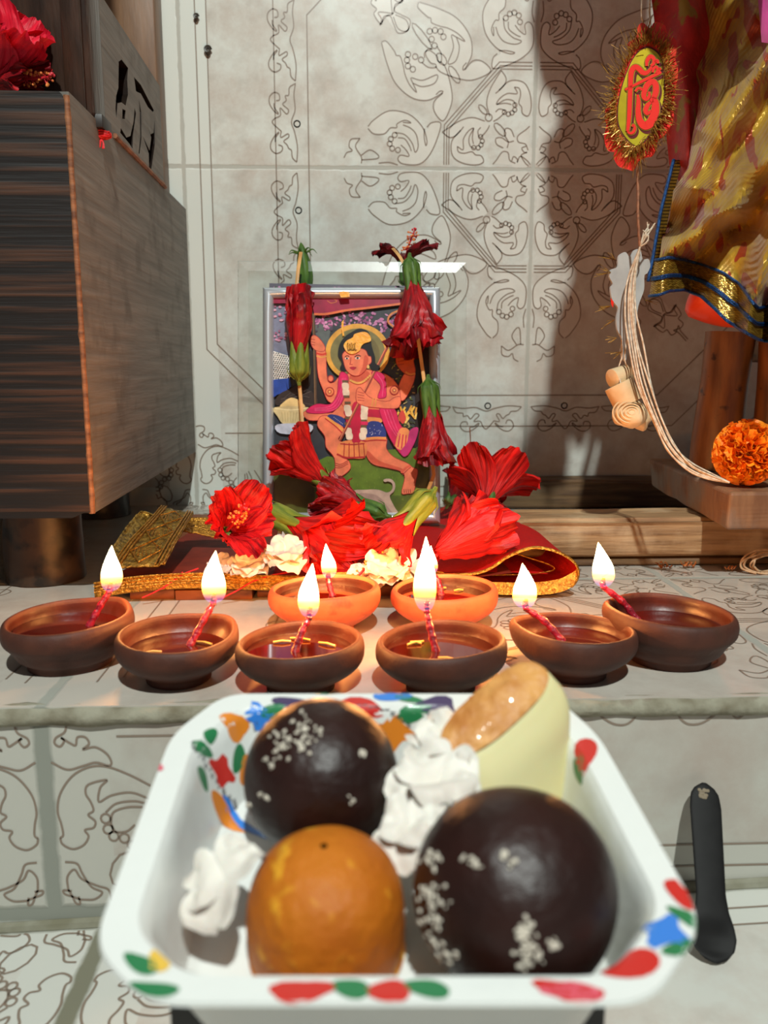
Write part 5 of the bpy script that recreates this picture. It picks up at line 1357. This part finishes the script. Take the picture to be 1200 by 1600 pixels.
plank('weathered_plank', 'pale weathered wooden plank on the ledge behind the right-hand lamps', 'plank', lx0, .74, ly, ly + .052, LATH + .0006, lt, LOGW, seed=2, taper=1, rough=.0024)
wy0 = WY - .05
plank('back_batten', 'dark wooden batten along the foot of the tiled wall at the right', 'batten', on_y(700, 780, wy0).x, .74, wy0, WY - .008, .0005, CAM.z - wy0 * tan(atan2(752 - 800, F) + PITCH), DARKW, seed=5, rough=.002)
# stool: thick slab and posts
zsb = lt + .0014; 
def onzs(px, py): return on_z(px, py, zsb)
f1 = onzs(1136, 828); yS = f1.y
zst = CAM.z - yS * tan(atan2(772 - 800, F) + PITCH)
bl_ = on_z(1014, 716, zst)
root = thing('wooden_stool', 'worn wooden stool with a thick slab base and brown posts under the draped figure', 'stool', (f1.x + .15, yS + .12, zsb))
mb = MB()
mb.hexa([(f1.x, yS, zsb), (f1.x + .42, yS - .012, zsb), (bl_.x + .42, bl_.y, zsb), (bl_.x + .004, bl_.y, zsb)], [(f1.x, yS, zst), (f1.x + .42, yS - .012, zst), (bl_.x + .42, bl_.y, zst), (bl_.x, bl_.y, zst)])
o = mb.build('slab', SLABW, root, smooth=False)
bv = o.modifiers.new('b', 'BEVEL'); bv.width = .003; bv.segments = 3
sb2 = o.modifiers.new('s', 'SUBSURF'); sb2.subdivision_type = 'SIMPLE'; sb2.levels = 3; sb2.render_levels = 3
tx = bpy.data.textures.new('rough', 'CLOUDS'); tx.noise_scale = .02
dm = o.modifiers.new('d', 'DISPLACE'); dm.texture = tx; dm.strength = .003; dm.mid_level = .5
def post(px_top, px_bot, rpx, y):
    b_ = on_y(px_bot[0], px_bot[1], y); t_ = on_y(px_top[0], px_top[1], y); b_.z = zst
    r = rpx / F * (b_ - CAM).dot(FWD)
    d = (t_ - b_); mb = MB()
    mb.tube([b_ + d * k / 14 for k in range(15)], lambda t: r * (1 + .03 * sin(t * 7)), 24)
    return mb.build('post', BAMB, root)
post((1142, 520), (1112, 750), 36, yS + .145)
post((1220, 520), (1204, 750), 30, yS + .12)
post((1330, 520), (1325, 750), 36, yS + .145)
ZD = (Vector((.38, yS + .03, .25)) - CAM).dot(FWD)
sy_ = yS + .06
s0 = on_y(1100, 470, sy_)
mb = MB(); mb.bevbox((s0.x + .10, yS + .115, s0.z - .05), (s0.x + .36, yS + .25, s0.z - .022), .005); mb.build('seat', BAMB, root)
# idol: one seated body (only its knee shows), with garments over it
IDOL = mat('orange_painted_idol', lin(248, 76, 26), .4, lin(240, 62, 20), 30, coat=.2)
hipc = Vector((s0.x + .19, yS + .17, s0.z + .040))
iroot = thing('draped_idol', 'seated idol draped in gold cloth with a sequinned border, orange knee below', 'idol', Vector((hipc.x, hipc.y, s0.z - .004)))
bm = bmesh.new(); sk = bm.verts.layers.skin.verify()
def sv(p, r): v = bm.verts.new(Vector(p) - root_loc(iroot)); v[sk].radius = (r, r); return v
knee = at(1088, 462, ZD + .035)
J = {}
J['hip'] = sv(hipc, .05); J['belly'] = sv(hipc + Vector((0, 0, .09)), .055); J['chest'] = sv(hipc + Vector((0, 0, .19)), .06); J['neck'] = sv(hipc + Vector((0, -.01, .27)), .028); J['head'] = sv(hipc + Vector((0, -.015, .335)), .05); J['crown'] = sv(hipc + Vector((0, -.01, .40)), .035)
J['lk'] = sv(knee, .027); J['ls'] = sv(knee + Vector((.06, .02, -.004)), .026)
J['rk'] = sv(hipc + Vector((.13, -.09, -.01)), .032); J['rs'] = sv(hipc + Vector((.06, -.11, -.015)), .026)
J['lsh'] = sv(hipc + Vector((-.075, -.005, .225)), .03); J['lel'] = sv(hipc + Vector((-.13, -.04, .15)), .024); J['lha'] = sv(hipc + Vector((-.085, -.11, .16)), .017)
J['rsh'] = sv(hipc + Vector((.075, -.005, .225)), .03); J['rel'] = sv(hipc + Vector((.13, -.04, .15)), .024); J['rha'] = sv(hipc + Vector((.085, -.11, .16)), .017)
for a, b in (('hip', 'belly'), ('belly', 'chest'), ('chest', 'neck'), ('neck', 'head'), ('head', 'crown'), ('hip', 'lk'), ('lk', 'ls'), ('hip', 'rk'), ('rk', 'rs'), ('chest', 'lsh'), ('lsh', 'lel'), ('lel', 'lha'), ('chest', 'rsh'), ('rsh', 'rel'), ('rel', 'rha')):
    bm.edges.new((J[a], J[b]))
me = bpy.data.meshes.new('body'); bm.to_mesh(me); bm.free(); me.materials.append(IDOL)
body = bpy.data.objects.new('body', me); COL.objects.link(body); body.parent = iroot
md = body.modifiers.new('skin', 'SKIN'); md.use_smooth_shade = True
for i, v in enumerate(me.skin_vertices[0].data): v.use_root = (i == 0)
md = body.modifiers.new('sub', 'SUBSURF'); md.levels = 2; md.render_levels = 2
# gold drape: pleated cloth falling from the shoulder over the knee
def sari():
    m = bpy.data.materials.new('gold_sari'); m.use_nodes = True; nt = m.node_tree; b = nt.nodes['Principled BSDF']; L = nt.links.new
    tc = nd(nt, 'ShaderNodeTexCoord')
    mp = nd(nt, 'ShaderNodeMapping'); mp.inputs['Scale'].default_value = (6.0, 4.6, 1); L(tc.outputs['UV'], mp.inputs[0])
    n1 = nd(nt, 'ShaderNodeTexNoise'); n1.inputs['Scale'].default_value = 2.2; n1.inputs['Detail'].default_value = 1.5; n1.inputs['Distortion'].default_value = 1.6; L(mp.outputs[0], n1.inputs[0])
    r1 = nd(nt, 'ShaderNodeMapRange'); r1.inputs['From Min'].default_value = .55; r1.inputs['From Max'].default_value = .57; L(n1.outputs['Fac'], r1.inputs[0])
    n2 = nd(nt, 'ShaderNodeTexNoise'); n2.inputs['Scale'].default_value = 3.5; n2.inputs['Detail'].default_value = 2; L(mp.outputs[0], n2.inputs[0])
    r2 = nd(nt, 'ShaderNodeMapRange'); r2.inputs['From Min'].default_value = .4; r2.inputs['From Max'].default_value = .62; L(n2.outputs['Fac'], r2.inputs[0])
    g = nd(nt, 'ShaderNodeMix', data_type='RGBA'); g.inputs[6].default_value = c4(lin(184, 146, 40)); g.inputs[7].default_value = c4(lin(160, 118, 30)); L(r2.outputs[0], g.inputs[0])
    x = nd(nt, 'ShaderNodeMix', data_type='RGBA'); x.inputs[7].default_value = c4(lin(150, 56, 16)); L(g.outputs[2], x.inputs[6]); L(r1.outputs[0], x.inputs[0]); L(x.outputs[2], b.inputs['Base Color'])
    b.inputs['Metallic'].default_value = .3; b.inputs['Roughness'].default_value = .42; b.inputs['Sheen Weight'].default_value = .15
    wv = nd(nt, 'ShaderNodeTexWave'); wv.inputs['Scale'].default_value = 42; wv.bands_direction = 'DIAGONAL'; wv.inputs['Distortion'].default_value = 1; L(tc.outputs['UV'], wv.inputs[0])
    nz = nd(nt, 'ShaderNodeTexNoise'); nz.inputs['Scale'].default_value = 500; L(tc.outputs['Object'], nz.inputs[0])
    ad = nd(nt, 'ShaderNodeMath', operation='ADD'); L(wv.outputs['Fac'], ad.inputs[0]); L(nz.outputs['Fac'], ad.inputs[1])
    bp = nd(nt, 'ShaderNodeBump'); bp.inputs['Strength'].default_value = .35; bp.inputs['Distance'].default_value = .0008; L(ad.outputs[0], bp.inputs['Height']); L(bp.outputs[0], b.inputs['Normal'])
    return m
SARI = sari()
LB = [(-420, 1120), (-200, 1105), (-60, 1092), (0, 1088), (70, 1090), (105, 1082), (130, 1092), (170, 1090), (210, 1082), (260, 1075), (300, 1052), (345, 1046), (375, 1034), (395, 1032), (420, 1026)]
BOT = [(1026, 408), (1045, 404), (1070, 408), (1100, 416), (1130, 428), (1155, 445), (1172, 470), (1185, 484), (1200, 480), (1225, 462), (1270, 450), (1330, 455), (1420, 470), (1560, 480)]
FOLDS = [(1055, 385, 1240, 235, 24, .020), (1095, 252, 1215, 60, 26, .018), (1050, 320, 1180, 250, 20, .010), (1175, 470, 1215, 330, 18, .016), (1100, 180, 1160, 60, 18, .008), (1240, 400, 1330, 100, 30, .02), (1120, 330, 1200, 330, 16, .007), (1330, 430, 1420, 60, 30, .018)]
def foldamt(px, py):
    s_ = 0
    for (xa, ya, xb2, yb2, wd, am) in FOLDS:
        dx_, dy_ = xb2 - xa, yb2 - ya; L2 = dx_ * dx_ + dy_ * dy_
        t = max(-.15, min(1.3, ((px - xa) * dx_ + (py - ya) * dy_) / L2)); qx, qy = xa + dx_ * t, ya + dy_ * t
        sd_ = ((px - qx) * dy_ - (py - qy) * dx_) / sqrt(L2)
        d2 = ((px - qx) ** 2 + (py - qy) ** 2) / (wd * wd)
        s_ += am * math.exp(-d2) * (1 if sd_ < 0 else 1) - am * .5 * math.exp(-((sd_ + wd * 1.6) ** 2 + max(0, abs(t - .5) - .6) ** 2 * L2) / (wd * wd * .6))
    return s_
def drape(px, py, xl_):
    t = (px - xl_) / 130.0
    Z = ZD + .052 * math.exp(-t * 2.1) - .02 * smooth(0, 2.5, t) - 2.6 * foldamt(px, py) + .006 * noise.noise(Vector((px / 55, py / 80, 3))) + .06 * smooth(150, -250, py)
    Z += .022 * math.exp(-((px - 1130) ** 2 / 3200 + (py - 75) ** 2 / 2600))      # hollow near the top
    return at(px, py, Z)
def dr(u, v):
    xr = 1560; px0 = lerp(interp(LB, 405), xr, u)
    yb_ = interp(BOT, px0); py = lerp(-420, yb_, v); xl_ = interp(LB, py); px = lerp(xl_, xr, u ** 1.3)
    py = lerp(-420, interp(BOT, px), v)
    return drape(px, py, xl_)
MB().grid(dr, 110, 170).build('gold_drape', SARI, iroot)
# sequinned border hanging below the drape's lower edge
def seq():
    m = bpy.data.materials.new('gold_sequin_band'); m.use_nodes = True; nt = m.node_tree; b = nt.nodes['Principled BSDF']; L = nt.links.new
    tc = nd(nt, 'ShaderNodeTexCoord'); mp = nd(nt, 'ShaderNodeMapping'); mp.inputs['Scale'].default_value = (60, 9, 1); L(tc.outputs['UV'], mp.inputs[0])
    br_ = nd(nt, 'ShaderNodeTexBrick'); br_.inputs['Scale'].default_value = 1; br_.inputs['Mortar Size'].default_value = .05; br_.inputs['Color1'].default_value = c4(lin(224, 178, 70)); br_.inputs['Color2'].default_value = c4(lin(140, 100, 26)); br_.inputs['Mortar'].default_value = c4(lin(70, 48, 14))
    L(mp.outputs[0], br_.inputs[0]); L(br_.outputs['Color'], b.inputs['Base Color'])
    b.inputs['Metallic'].default_value = .55; b.inputs['Roughness'].default_value = .28
    n = nd(nt, 'ShaderNodeTexNoise'); n.inputs['Scale'].default_value = 1.0; L(mp.outputs[0], n.inputs[0])
    ad = nd(nt, 'ShaderNodeMath', operation='ADD'); L(br_.outputs['Fac'], ad.inputs[0]); L(n.outputs['Fac'], ad.inputs[1])
    bp = nd(nt, 'ShaderNodeBump'); bp.inputs['Strength'].default_value = .9; bp.inputs['Distance'].default_value = .0015; L(ad.outputs[0], bp.inputs['Height']); L(bp.outputs[0], b.inputs['Normal'])
    return m
SEQ = seq(); BLUE = mat('blue_trim', lin(24, 78, 138), .3, lin(12, 44, 90), 300, metal=.5, bump=.6, bscale=900)
BLO = [(1014, 464), (1030, 462), (1046, 456), (1070, 454), (1095, 464), (1115, 482), (1135, 502), (1160, 518), (1185, 532), (1205, 536), (1240, 520), (1290, 508), (1350, 515), (1420, 528), (1560, 540)]
def bz(px, py): 
    return drape(px, min(py, interp(BOT, px)), interp(LB, 405)) 
def bdr(u, v, lift=.004):
    pxt = lerp(1024, 1560, u); pxb = lerp(1014, 1560, u)
    pt = (pxt, interp(BOT, pxt) - 3); pb = (pxb, interp(BLO, pxb))
    px, py = lerp(pt[0], pb[0], v), lerp(pt[1], pb[1], v)
    z0 = (drape(pxt, pt[1], interp(LB, 405)) - CAM).dot(FWD)
    return at(px, py, z0 - lift - .006 * v + .004 * sin(px / 17) * v)
bo = MB().grid(bdr, 150, 12).build('gold_border', SEQ, iroot)
for v in (.02, .50, .55, .98):
    mb = MB(); mb.tube([bdr(k / 150, v, .0052) for k in range(151)], .0012 if v != .55 else .0009, 6); mb.build('blue_trim', BLUE, bo)
# narrow edge of the border running up the drape's left side
mb = MB()
def eb_(u, v): 
    py = lerp(440, 250, v); px = interp([(440, 1012), (400, 1020), (330, 1032), (250, 1052)][::-1], py) + lerp(0, 14, u)
    return at(px, py, ZD + .056)
mb.grid(eb_, 6, 30); bo2 = mb.build('gold_border', SEQ, iroot)
MB().tube([eb_(0, k / 30) - FWD * .001 for k in range(31)], .0015, 6).build('blue_trim', BLUE, bo2)
# red shawl falling behind the drape, magenta sash at the top right
SHAWL = mat('red_shawl', lin(190, 44, 36), .6, lin(168, 34, 30), 90, col3=lin(150, 120, 30), scale3=26, lo3=.62, hi3=.65, bump=.4, bscale=260)
def sh(u, v):
    py = lerp(-420, 285, v); xa = interp([(-420, 960), (-120, 1000), (0, 1018), (120, 1034), (200, 1040), (260, 1046), (285, 1062)], py); xb2 = 1120
    px = lerp(xa, xb2, u)
    return at(px, py, ZD + .058 + .012 * sin(u * 7 + v * 2) + .012 * noise.noise(Vector((u * 3, v * 7, 2))))
MB().grid(sh, 30, 50).build('red_shawl', SHAWL, iroot)
# added sheet above the view, its left edge shaped to cast the wall shadow
CONT = [(832, -260), (834, -120), (832, 0), (828, 40), (836, 95), (848, 140), (872, 160), (868, 200), (850, 225), (852, 300), (850, 335), (880, 400), (893, 430), (875, 480), (858, 545), (856, 640), (872, 690)]
ysh = .63
def wallto(px, py):
    w_ = on_y(px, py, WY); k = (ysh - LPOS.y) / (w_.y - LPOS.y); return LPOS + (w_ - LPOS) * k
CL = cat([wallto(*p) for p in CONT], 4)
def us(u, v):
    l_ = CL[int(round(v * (len(CL) - 1)))]
    return Vector((lerp(l_.x, .305, u), ysh + .010 * sin(u * 16) * smooth(0, .15, u), l_.z))
MB().grid(us, 40, len(CL) - 1).build('shadow_sheet', SHAWL, iroot)
MAG = mat('magenta_sash', lin(206, 20, 140), .5, lin(160, 10, 104), 60, bump=.3, sheen=.4)
def mg(u, v):
    px = lerp(1168, 1420, u); py = lerp(-200, 66 + 10 * sin(u * 3) , v) - 40 * u * 0
    px += 26 * (1 - v) * 0
    return at(px + 22 * v * (1 - u), py, ZD - .030 - .012 * sin(u * 10 + v * 3))
MB().grid(mg, 30, 30).build('magenta_sash', MAG, iroot)
# ------------------------------------------------------------------ pendants
CARDR = mat('red_card', lin(224, 40, 26), .4, coat=.2); CARDY = mat('yellow_foil', lin(206, 186, 40), .35, lin(178, 160, 30), 60, metal=.2); CARDG = mat('grey_card_back', lin(176, 172, 168), .6, lin(156, 152, 150), 40)
MARO = mat('maroon_print', lin(92, 10, 14), .45); TINS = mat('gold_tinsel', lin(204, 152, 62), .3, lin(130, 88, 34), 300, metal=.5); THR = mat('white_thread', lin(214, 200, 180), .7, lin(180, 150, 120), 300)
PC = at(1003, 150, ZD - .02); PNm = (-FWD * .86 - RIGHT * .48 + UP * .05).normalized()
def q3(x, y, d=0): return on_plane(930 + x / 6.4, 20 + y / 6.4, PC, PNm) + PNm * d
def spline(p, n=4, closed=True): return [(q.x, q.y) for q in cat([Vector((a, b, 0)) for a, b in p], n, closed)]
root = thing('symbol_pendant', 'red scalloped card pendant with a red symbol on yellow foil and gold tinsel', 'pendant', PC, 'hanging card pendants')
scal = [(480, 100), (545, 150), (600, 90), (700, 130), (715, 240), (790, 250), (820, 330), (800, 450), (825, 550), (820, 660), (800, 760), (790, 860), (770, 900), (785, 1000), (775, 1080), (740, 1150), (680, 1230), (630, 1260), (600, 1370), (560, 1430), (500, 1440), (430, 1480), (380, 1570), (320, 1560), (230, 1530), (185, 1450), (190, 1390), (120, 1370), (90, 1260), (100, 1180), (110, 1130), (95, 1040), (115, 930), (180, 840), (185, 740), (230, 630), (270, 560), (290, 480), (340, 400), (325, 310), (390, 260), (420, 200), (430, 130)]
mb = MB(); mb.prism([q3(*p) for p in spline(scal)], -PNm * .0016); mb.build('card', CARDR, root, smooth=False)
oval = [(540, 360), (640, 430), (680, 560), (690, 720), (680, 900), (620, 1060), (540, 1220), (450, 1320), (390, 1325), (300, 1240), (240, 1120), (232, 980), (250, 840), (300, 660), (370, 490), (450, 390)]
mb = MB(); mb.poly([q3(p[0], p[1], .0006) for p in spline([(lerp(470, x, 1.06), lerp(840, y, 1.04)) for x, y in oval])], 1)
mb.poly([q3(p[0], p[1], .0009) for p in spline(oval)], 0); mb.build('foil_oval', [CARDY, MARO], root, smooth=False, weld=False, fixn=False)
SY = [  # strokes of the printed symbol: points with half widths
    [(330, 1195, 14), (345, 1060, 20), (352, 900, 22), (358, 740, 22), (362, 660, 24), (372, 590, 26), (405, 555, 26), (440, 570, 26), (480, 610, 24), (520, 612, 20), (555, 580, 14), (570, 545, 8)],
    [(305, 782, 10), (400, 735, 13), (520, 675, 14), (640, 618, 15), (662, 600, 12)],
    [(330, 1195, 12), (352, 1215, 12), (385, 1205, 14), (402, 1165, 13), (388, 1130, 10), (374, 1150, 8)],
    [(430, 830, 10), (438, 900, 20), (435, 1000, 26), (452, 1090, 32), (500, 1140, 40), (560, 1110, 44), (600, 1020, 42), (608, 930, 36), (590, 880, 30), (560, 900, 18)],
    [(590, 870, 26), (612, 800, 30), (608, 730, 30), (575, 700, 28), (530, 730, 28), (500, 790, 26), (492, 850, 24), (520, 876, 18), (548, 840, 14), (540, 800, 10)],
    [(560, 905, 14), (528, 940, 22), (510, 990, 24), (530, 1020, 16), (565, 985, 8)],
    [(408, 800, 8), (430, 770, 12), (462, 770, 12), (470, 790, 8)],
    [(520, 545, 12), (525, 490, 18), (560, 450, 20), (592, 475, 18), (590, 520, 16), (560, 545, 10)], [(600, 510, 10), (625, 490, 14), (635, 520, 10)], [(580, 610, 10), (590, 570, 14), (618, 555, 14), (628, 585, 10), (610, 620, 10)], [(640, 600, 8), (648, 570, 12), (662, 585, 8)]]
def symbol(mb, off, grow, mi, d):
    for st in SY:
        P = cat([Vector(p) for p in st], 6); L = len(P); vs = []
        for i, p in enumerate(P):
            t = (P[min(i + 1, L - 1)] - P[max(i - 1, 0)]); t.z = 0; t.normalize(); o = Vector((-t.y, t.x, 0)) * (p.z + grow)
            vs += [q3(p.x + o.x + off[0], p.y + o.y + off[1], d), q3(p.x - o.x + off[0], p.y - o.y + off[1], d)]
        mb.add(vs, [[2 * i, 2 * i + 1, 2 * i + 3, 2 * i + 2] for i in range(L - 1)], mi)
mb = MB(); symbol(mb, (16, 26), 10, 1, .0012); symbol(mb, (0, 0), 11, 1, .0014); symbol(mb, (0, 0), 7, 2, .0016); symbol(mb, (0, 0), 3, 1, .0018); symbol(mb, (0, 0), 0, 0, .0020)
mb.build('symbol', [CARDR, MARO, CARDY], root, smooth=False, weld=False, fixn=False)
rnd = random.Random(9); mb = MB()
OV = spline(oval, 6)
for k in range(820):
    x, y = rnd.choice(OV); dx_, dy_ = x - 470, y - 850; L = sqrt(dx_ * dx_ + dy_ * dy_) or 1
    a = atan2(dy_, dx_ * 1.6) + rnd.gauss(0, .45); ln = rnd.uniform(60, 180) * (1.7 if rnd.random() < .2 else 1)
    s_ = rnd.uniform(15, 60); p0 = q3(x + cos(a) * s_ * .6, y + sin(a) * s_, .001 + rnd.uniform(0, .004)); p1 = q3(x + cos(a) * (s_ + ln) * .75, y + sin(a) * (s_ + ln), rnd.uniform(.0005, .008))
    mb.tube([p0, lerp(p0, p1, .5) + Vector((rnd.gauss(0, .0006), rnd.gauss(0, .0006), rnd.gauss(0, .0006))), p1], (rnd.uniform(.0002, .00045), .0001), 4, caps=False)
o = mb.build('tinsel', TINS, root, smooth=False, weld=False, fixn=False); o['kind'] = 'stuff'
MB().tube(cat([q3(548, 100, -.001), at(1016, -10, ZD - .02), at(1030, -220, ZD - .02)], 6), .0007, 6).build('hanging_thread', THR, root)
MB().tube(cat([q3(480, 100, -.001), at(1003, 0, ZD - .02), at(1020, -220, ZD - .02)], 6), .0007, 6).build('hanging_thread', THR, root)
TWI = mat('brown_twine', lin(150, 96, 62), .7, lin(110, 66, 40), 400)
tw = [at(996, 255, ZD - .018), at(997, 300, ZD - .018), at(997, 340, ZD - .018), at(1000, 385, ZD - .016)]
tag(MB().tube(cat(tw, 8), .0011, 6).build('brown_twine', TWI, org=tw[0]), 'brown twine hanging from the tinsel pendant down to the thread bundle', 'twine')
# second pendant seen from its back
PC2 = at(975, 480, ZD + .004); PN2 = (-FWD * .82 - RIGHT * -.35 + UP * .0).normalized()
def q4(x, y, d=0): return on_plane(860 + x / 3.2, y / 3.2, PC2, PN2) + PN2 * d
root = thing('card_pendant', 'grey-backed scalloped card pendant hanging below, beside the gold drape', 'pendant', PC2, 'hanging card pendants')
sc2 = [(345, 1275), (375, 1260), (398, 1285), (420, 1250), (450, 1250), (462, 1295), (490, 1295), (500, 1330), (485, 1365), (470, 1380), (468, 1450), (440, 1530), (425, 1640), (400, 1740), (378, 1800), (362, 1795), (352, 1750), (360, 1700), (335, 1650), (330, 1590), (338, 1540), (310, 1500), (300, 1440), (312, 1420), (296, 1385), (300, 1350), (335, 1335), (338, 1300)]
sc2 = [(x, 1275 + (y - 1275) * 1.0) for x, y in sc2]
mb = MB(); mb.prism([q4(*p) for p in spline(sc2)], -PN2 * .0014); mb.build('card', CARDG, root, smooth=False)
mb = MB(); mb.poly([q4(x, y, .0003) for x, y in ((300, 1490), (316, 1510), (312, 1540), (302, 1520))]); mb.build('red_patch', CARDR, root, smooth=False)
mb = MB()
for (x, y, a0, n) in ((322, 1300, -2.4, 7), (300, 1362, -2.9, 9), (302, 1530, 3.0, 6), (318, 1600, 2.9, 5), (330, 1690, 2.8, 5), (352, 1760, 2.6, 4), (470, 1500, .3, 5)):
    for k in range(n):
        a = a0 + rnd.uniform(-.5, .5); ln = rnd.uniform(30, 75)
        p0 = q4(x, y, .0005); p1 = q4(x + cos(a) * ln, y + sin(a) * ln, rnd.uniform(-.003, .004)); mb.tube([p0, p1], (.00028, .00014), 4)
o = mb.build('tinsel', TINS, root, smooth=False); o['kind'] = 'stuff'
# bundle of white threads
root = thing('hanging_thread_bundle', 'bundle of white threads looping down from the twine to the marigold', 'thread bundle', at(1000, 388, ZD - .016))
zm = ZD
TH = [(1000, 386, ZD - .016), (988, 440, ZD - .012), (986, 490, ZD - .012), (992, 540, ZD - .014), (1005, 600, ZD - .018), (1025, 655, ZD - .022), (1048, 700, ZD - .028), (1078, 728, ZD - .036), (1108, 744, ZD - .042), (1140, 754, ZD - .046)]
for k in range(6):
    o_ = (k - 2.5); P = []
    for i, (x, y, z) in enumerate(TH):
        w_ = sin(pi * i / 9) ** .6; P.append(at(x + o_ * (3.6 + 1.6 * sin(i * .9 + k)) * w_ + rnd.uniform(-2.5, 2.5) * w_, y - o_ * 2.4 * w_ * smooth(4, 8, i) + rnd.uniform(-2, 2) * w_, z + rnd.uniform(-.002, .002)))
    for q in P: q.z = max(q.z, zst + .0012 if q.y > yS - .002 and q.x > f1.x else q.z)
    MB().tube(cat(P, 10), .00075, 6).build('thread', THR, root)
tuft = MB()
for k in range(10): tuft.tube(cat([at(1000, 386, ZD - .016), at(1003 + rnd.uniform(-4, 10), 372 + rnd.uniform(-8, 4), ZD - .016 + rnd.uniform(-.004, .004)), at(1010 + rnd.uniform(-8, 14), 352 + rnd.uniform(-10, 14), ZD - .014)], 5), .0005, 5)
tuft.build('knot', THR, root)
# pith ornament on a thread
PITH = mat('cream_pith', lin(224, 198, 158), .75, lin(200, 168, 126), 40, bump=.4); CUTE = mat('pith_cut_end', lin(206, 160, 112), .8)
za_ = ZD + .002
root = thing('pith_pendant', 'cream pith ornament of two beads and a carved flower hanging on thread', 'ornament', at(975, 610, za_))
def cyl(p0, p1, r):
    d = (p1 - p0); mb = MB(); mb.tube([p0, p0 + d * .02, p0 + d * .98, p1], lambda t: r * (.94 if t in (0, 1) else 1), 20); return mb
cyl(at(956, 592, za_), at(982, 584, za_ + .006), .0078).build('bead', PITH, root)
mb = cyl(at(966, 600, za_), at(982, 632, za_), .0115); mb.build('bead', PITH, root)
c = at(984, 648, za_ - .002); mb = MB()
mb.ell(c, (.0135, .0125, .0105), 24, 14, disp=.0015, dsc=180)
for k in range(1, 6):
    r_ = .0026 * k; mb.tube([c + (-FWD * .0122 * sqrt(max(.05, 1 - (r_ / .0145) ** 2)) + RIGHT * (r_ * cos(a) - .002) + UP * (r_ * .8 * sin(a) + .001)) for a in [2 * pi * j / 24 + k for j in range(25)]], .0007, 5)
mb.build('pith_flower', PITH, root)
c = at(1000, 656, za_ + .01); MB().ell(c, (.010, .009, .008), 18, 12, disp=.003, dsc=160).build('pith_flower', PITH, root)
MB().tube(cat([q4(378, 1700, .001), at(976, 560, za_ - .001), at(980, 575, za_ - .001), at(974, 590, za_)], 5), .0006, 5).build('hanging_thread', THR, root)
MB().tube(cat([q4(352, 1700, .001), at(972, 556, za_ - .001), at(966, 578, za_), at(970, 600, za_ - .01)], 5), .0006, 5).build('hanging_thread', THR, root)
# ------------------------------------------------------------------ marigold on the slab
MARI = mat('marigold_petal', lin(255, 160, 22), .55, lin(250, 120, 8), 70, bump=.2, sss=.2)
mc = on_y(1167, 704, yS + .028); rM = 49 / F * (mc - CAM).dot(FWD); mc.z = zst + rM * 1.10
root = thing('marigold', 'orange marigold lying on the stool slab at the right edge', 'flower', mc - Vector((0, 0, rM * .9)))
mb = MB(); rnd = random.Random(17)
for k in range(330):
    ph = math.acos(1 - 2 * (k + .5) / 330); th_ = k * 2.39996
    n = Vector((sin(ph) * cos(th_), sin(ph) * sin(th_), cos(ph))); a, b2, _ = frame_of(n, rnd.uniform(0, 6))
    lean = a * rnd.uniform(.1, .6) ; L = rM * rnd.uniform(.42, .55); Wd = rM * rnd.uniform(.16, .24); p0 = mc + n * rM * .55; f_ = rnd.uniform(0, 6)
    def pf(u, v):
        q = 2 * u - 1; w_ = Wd * (.4 + .9 * v)
        return p0 + (n + lean * v * .8).normalized() * (L * v * (1 - .12 * q * q)) + b2 * (w_ * q) + a * (Wd * .5 * (q * q) + Wd * .28 * sin(6 * q + f_) * v)
    mb.grid(pf, 6, 4)
mb.build('petals', MARI, root, weld=False, fixn=False)
MB().ell(mc, rM * .62, 16, 10).build('flower_head', MARI, root)
# ------------------------------------------------------------------ little things on the ledge at the right
rnd = random.Random(31)
c = on_z(1186, 884, .004); c.y -= .012
mb = MB()
for k in range(9):
    P = []; a0 = rnd.uniform(0, 6.28); rx, rz_ = rnd.uniform(.010, .022), rnd.uniform(.005, .012)
    for j in range(7):
        a = a0 + j * .75; P.append(c + Vector((rx * cos(a), rnd.uniform(-.004, .004), max(-.003, rz_ * sin(a) + .005))))
    mb.tube(cat(P, 5), .0009, 6)
tag(mb.build('twine_tangle', mat('pale_twine', lin(200, 172, 138), .75, lin(160, 120, 84), 200), org=c), 'tangle of pale twine on the ledge at the right edge, before the plank', 'twine')
DRY = mat('dried_orange_petal', lin(176, 98, 36), .7, lin(120, 62, 24), 200, bump=.4)
for (x, y, r, sd_, lab) in ((1033, 884, .0068, 1, 'brighter dried orange petal by the foot of the plank'), (1071, 882, .0062, 2, 'duller dried petal beside the brighter one, at the foot of the plank'), (1136, 888, .0048, 3, 'curled dried petal near the tangle of pale twine')):
    c = on_z(x, y, .002); c.y -= .006; mb = MB()
    for k in range(3):
        off = Vector(((k - 1) * r * .6, 0, 0))
        mb.grid(lambda u, v: c + off + Vector((r * .6 * (u - .5) * 1.6, r * .5 * (v - .5), .0022 + r * .5 * noise.noise(Vector((u * 2 + k * 3, v * 2, sd_))) + r * .3 * sin(u * 5 + sd_))), 8, 6)
    for i, v in enumerate(mb.v): v.z = max(v.z, .0004)
    tag(mb.build('dried_petal', DRY, org=c, weld=False), lab, 'petal', 'dried petals on the ledge')
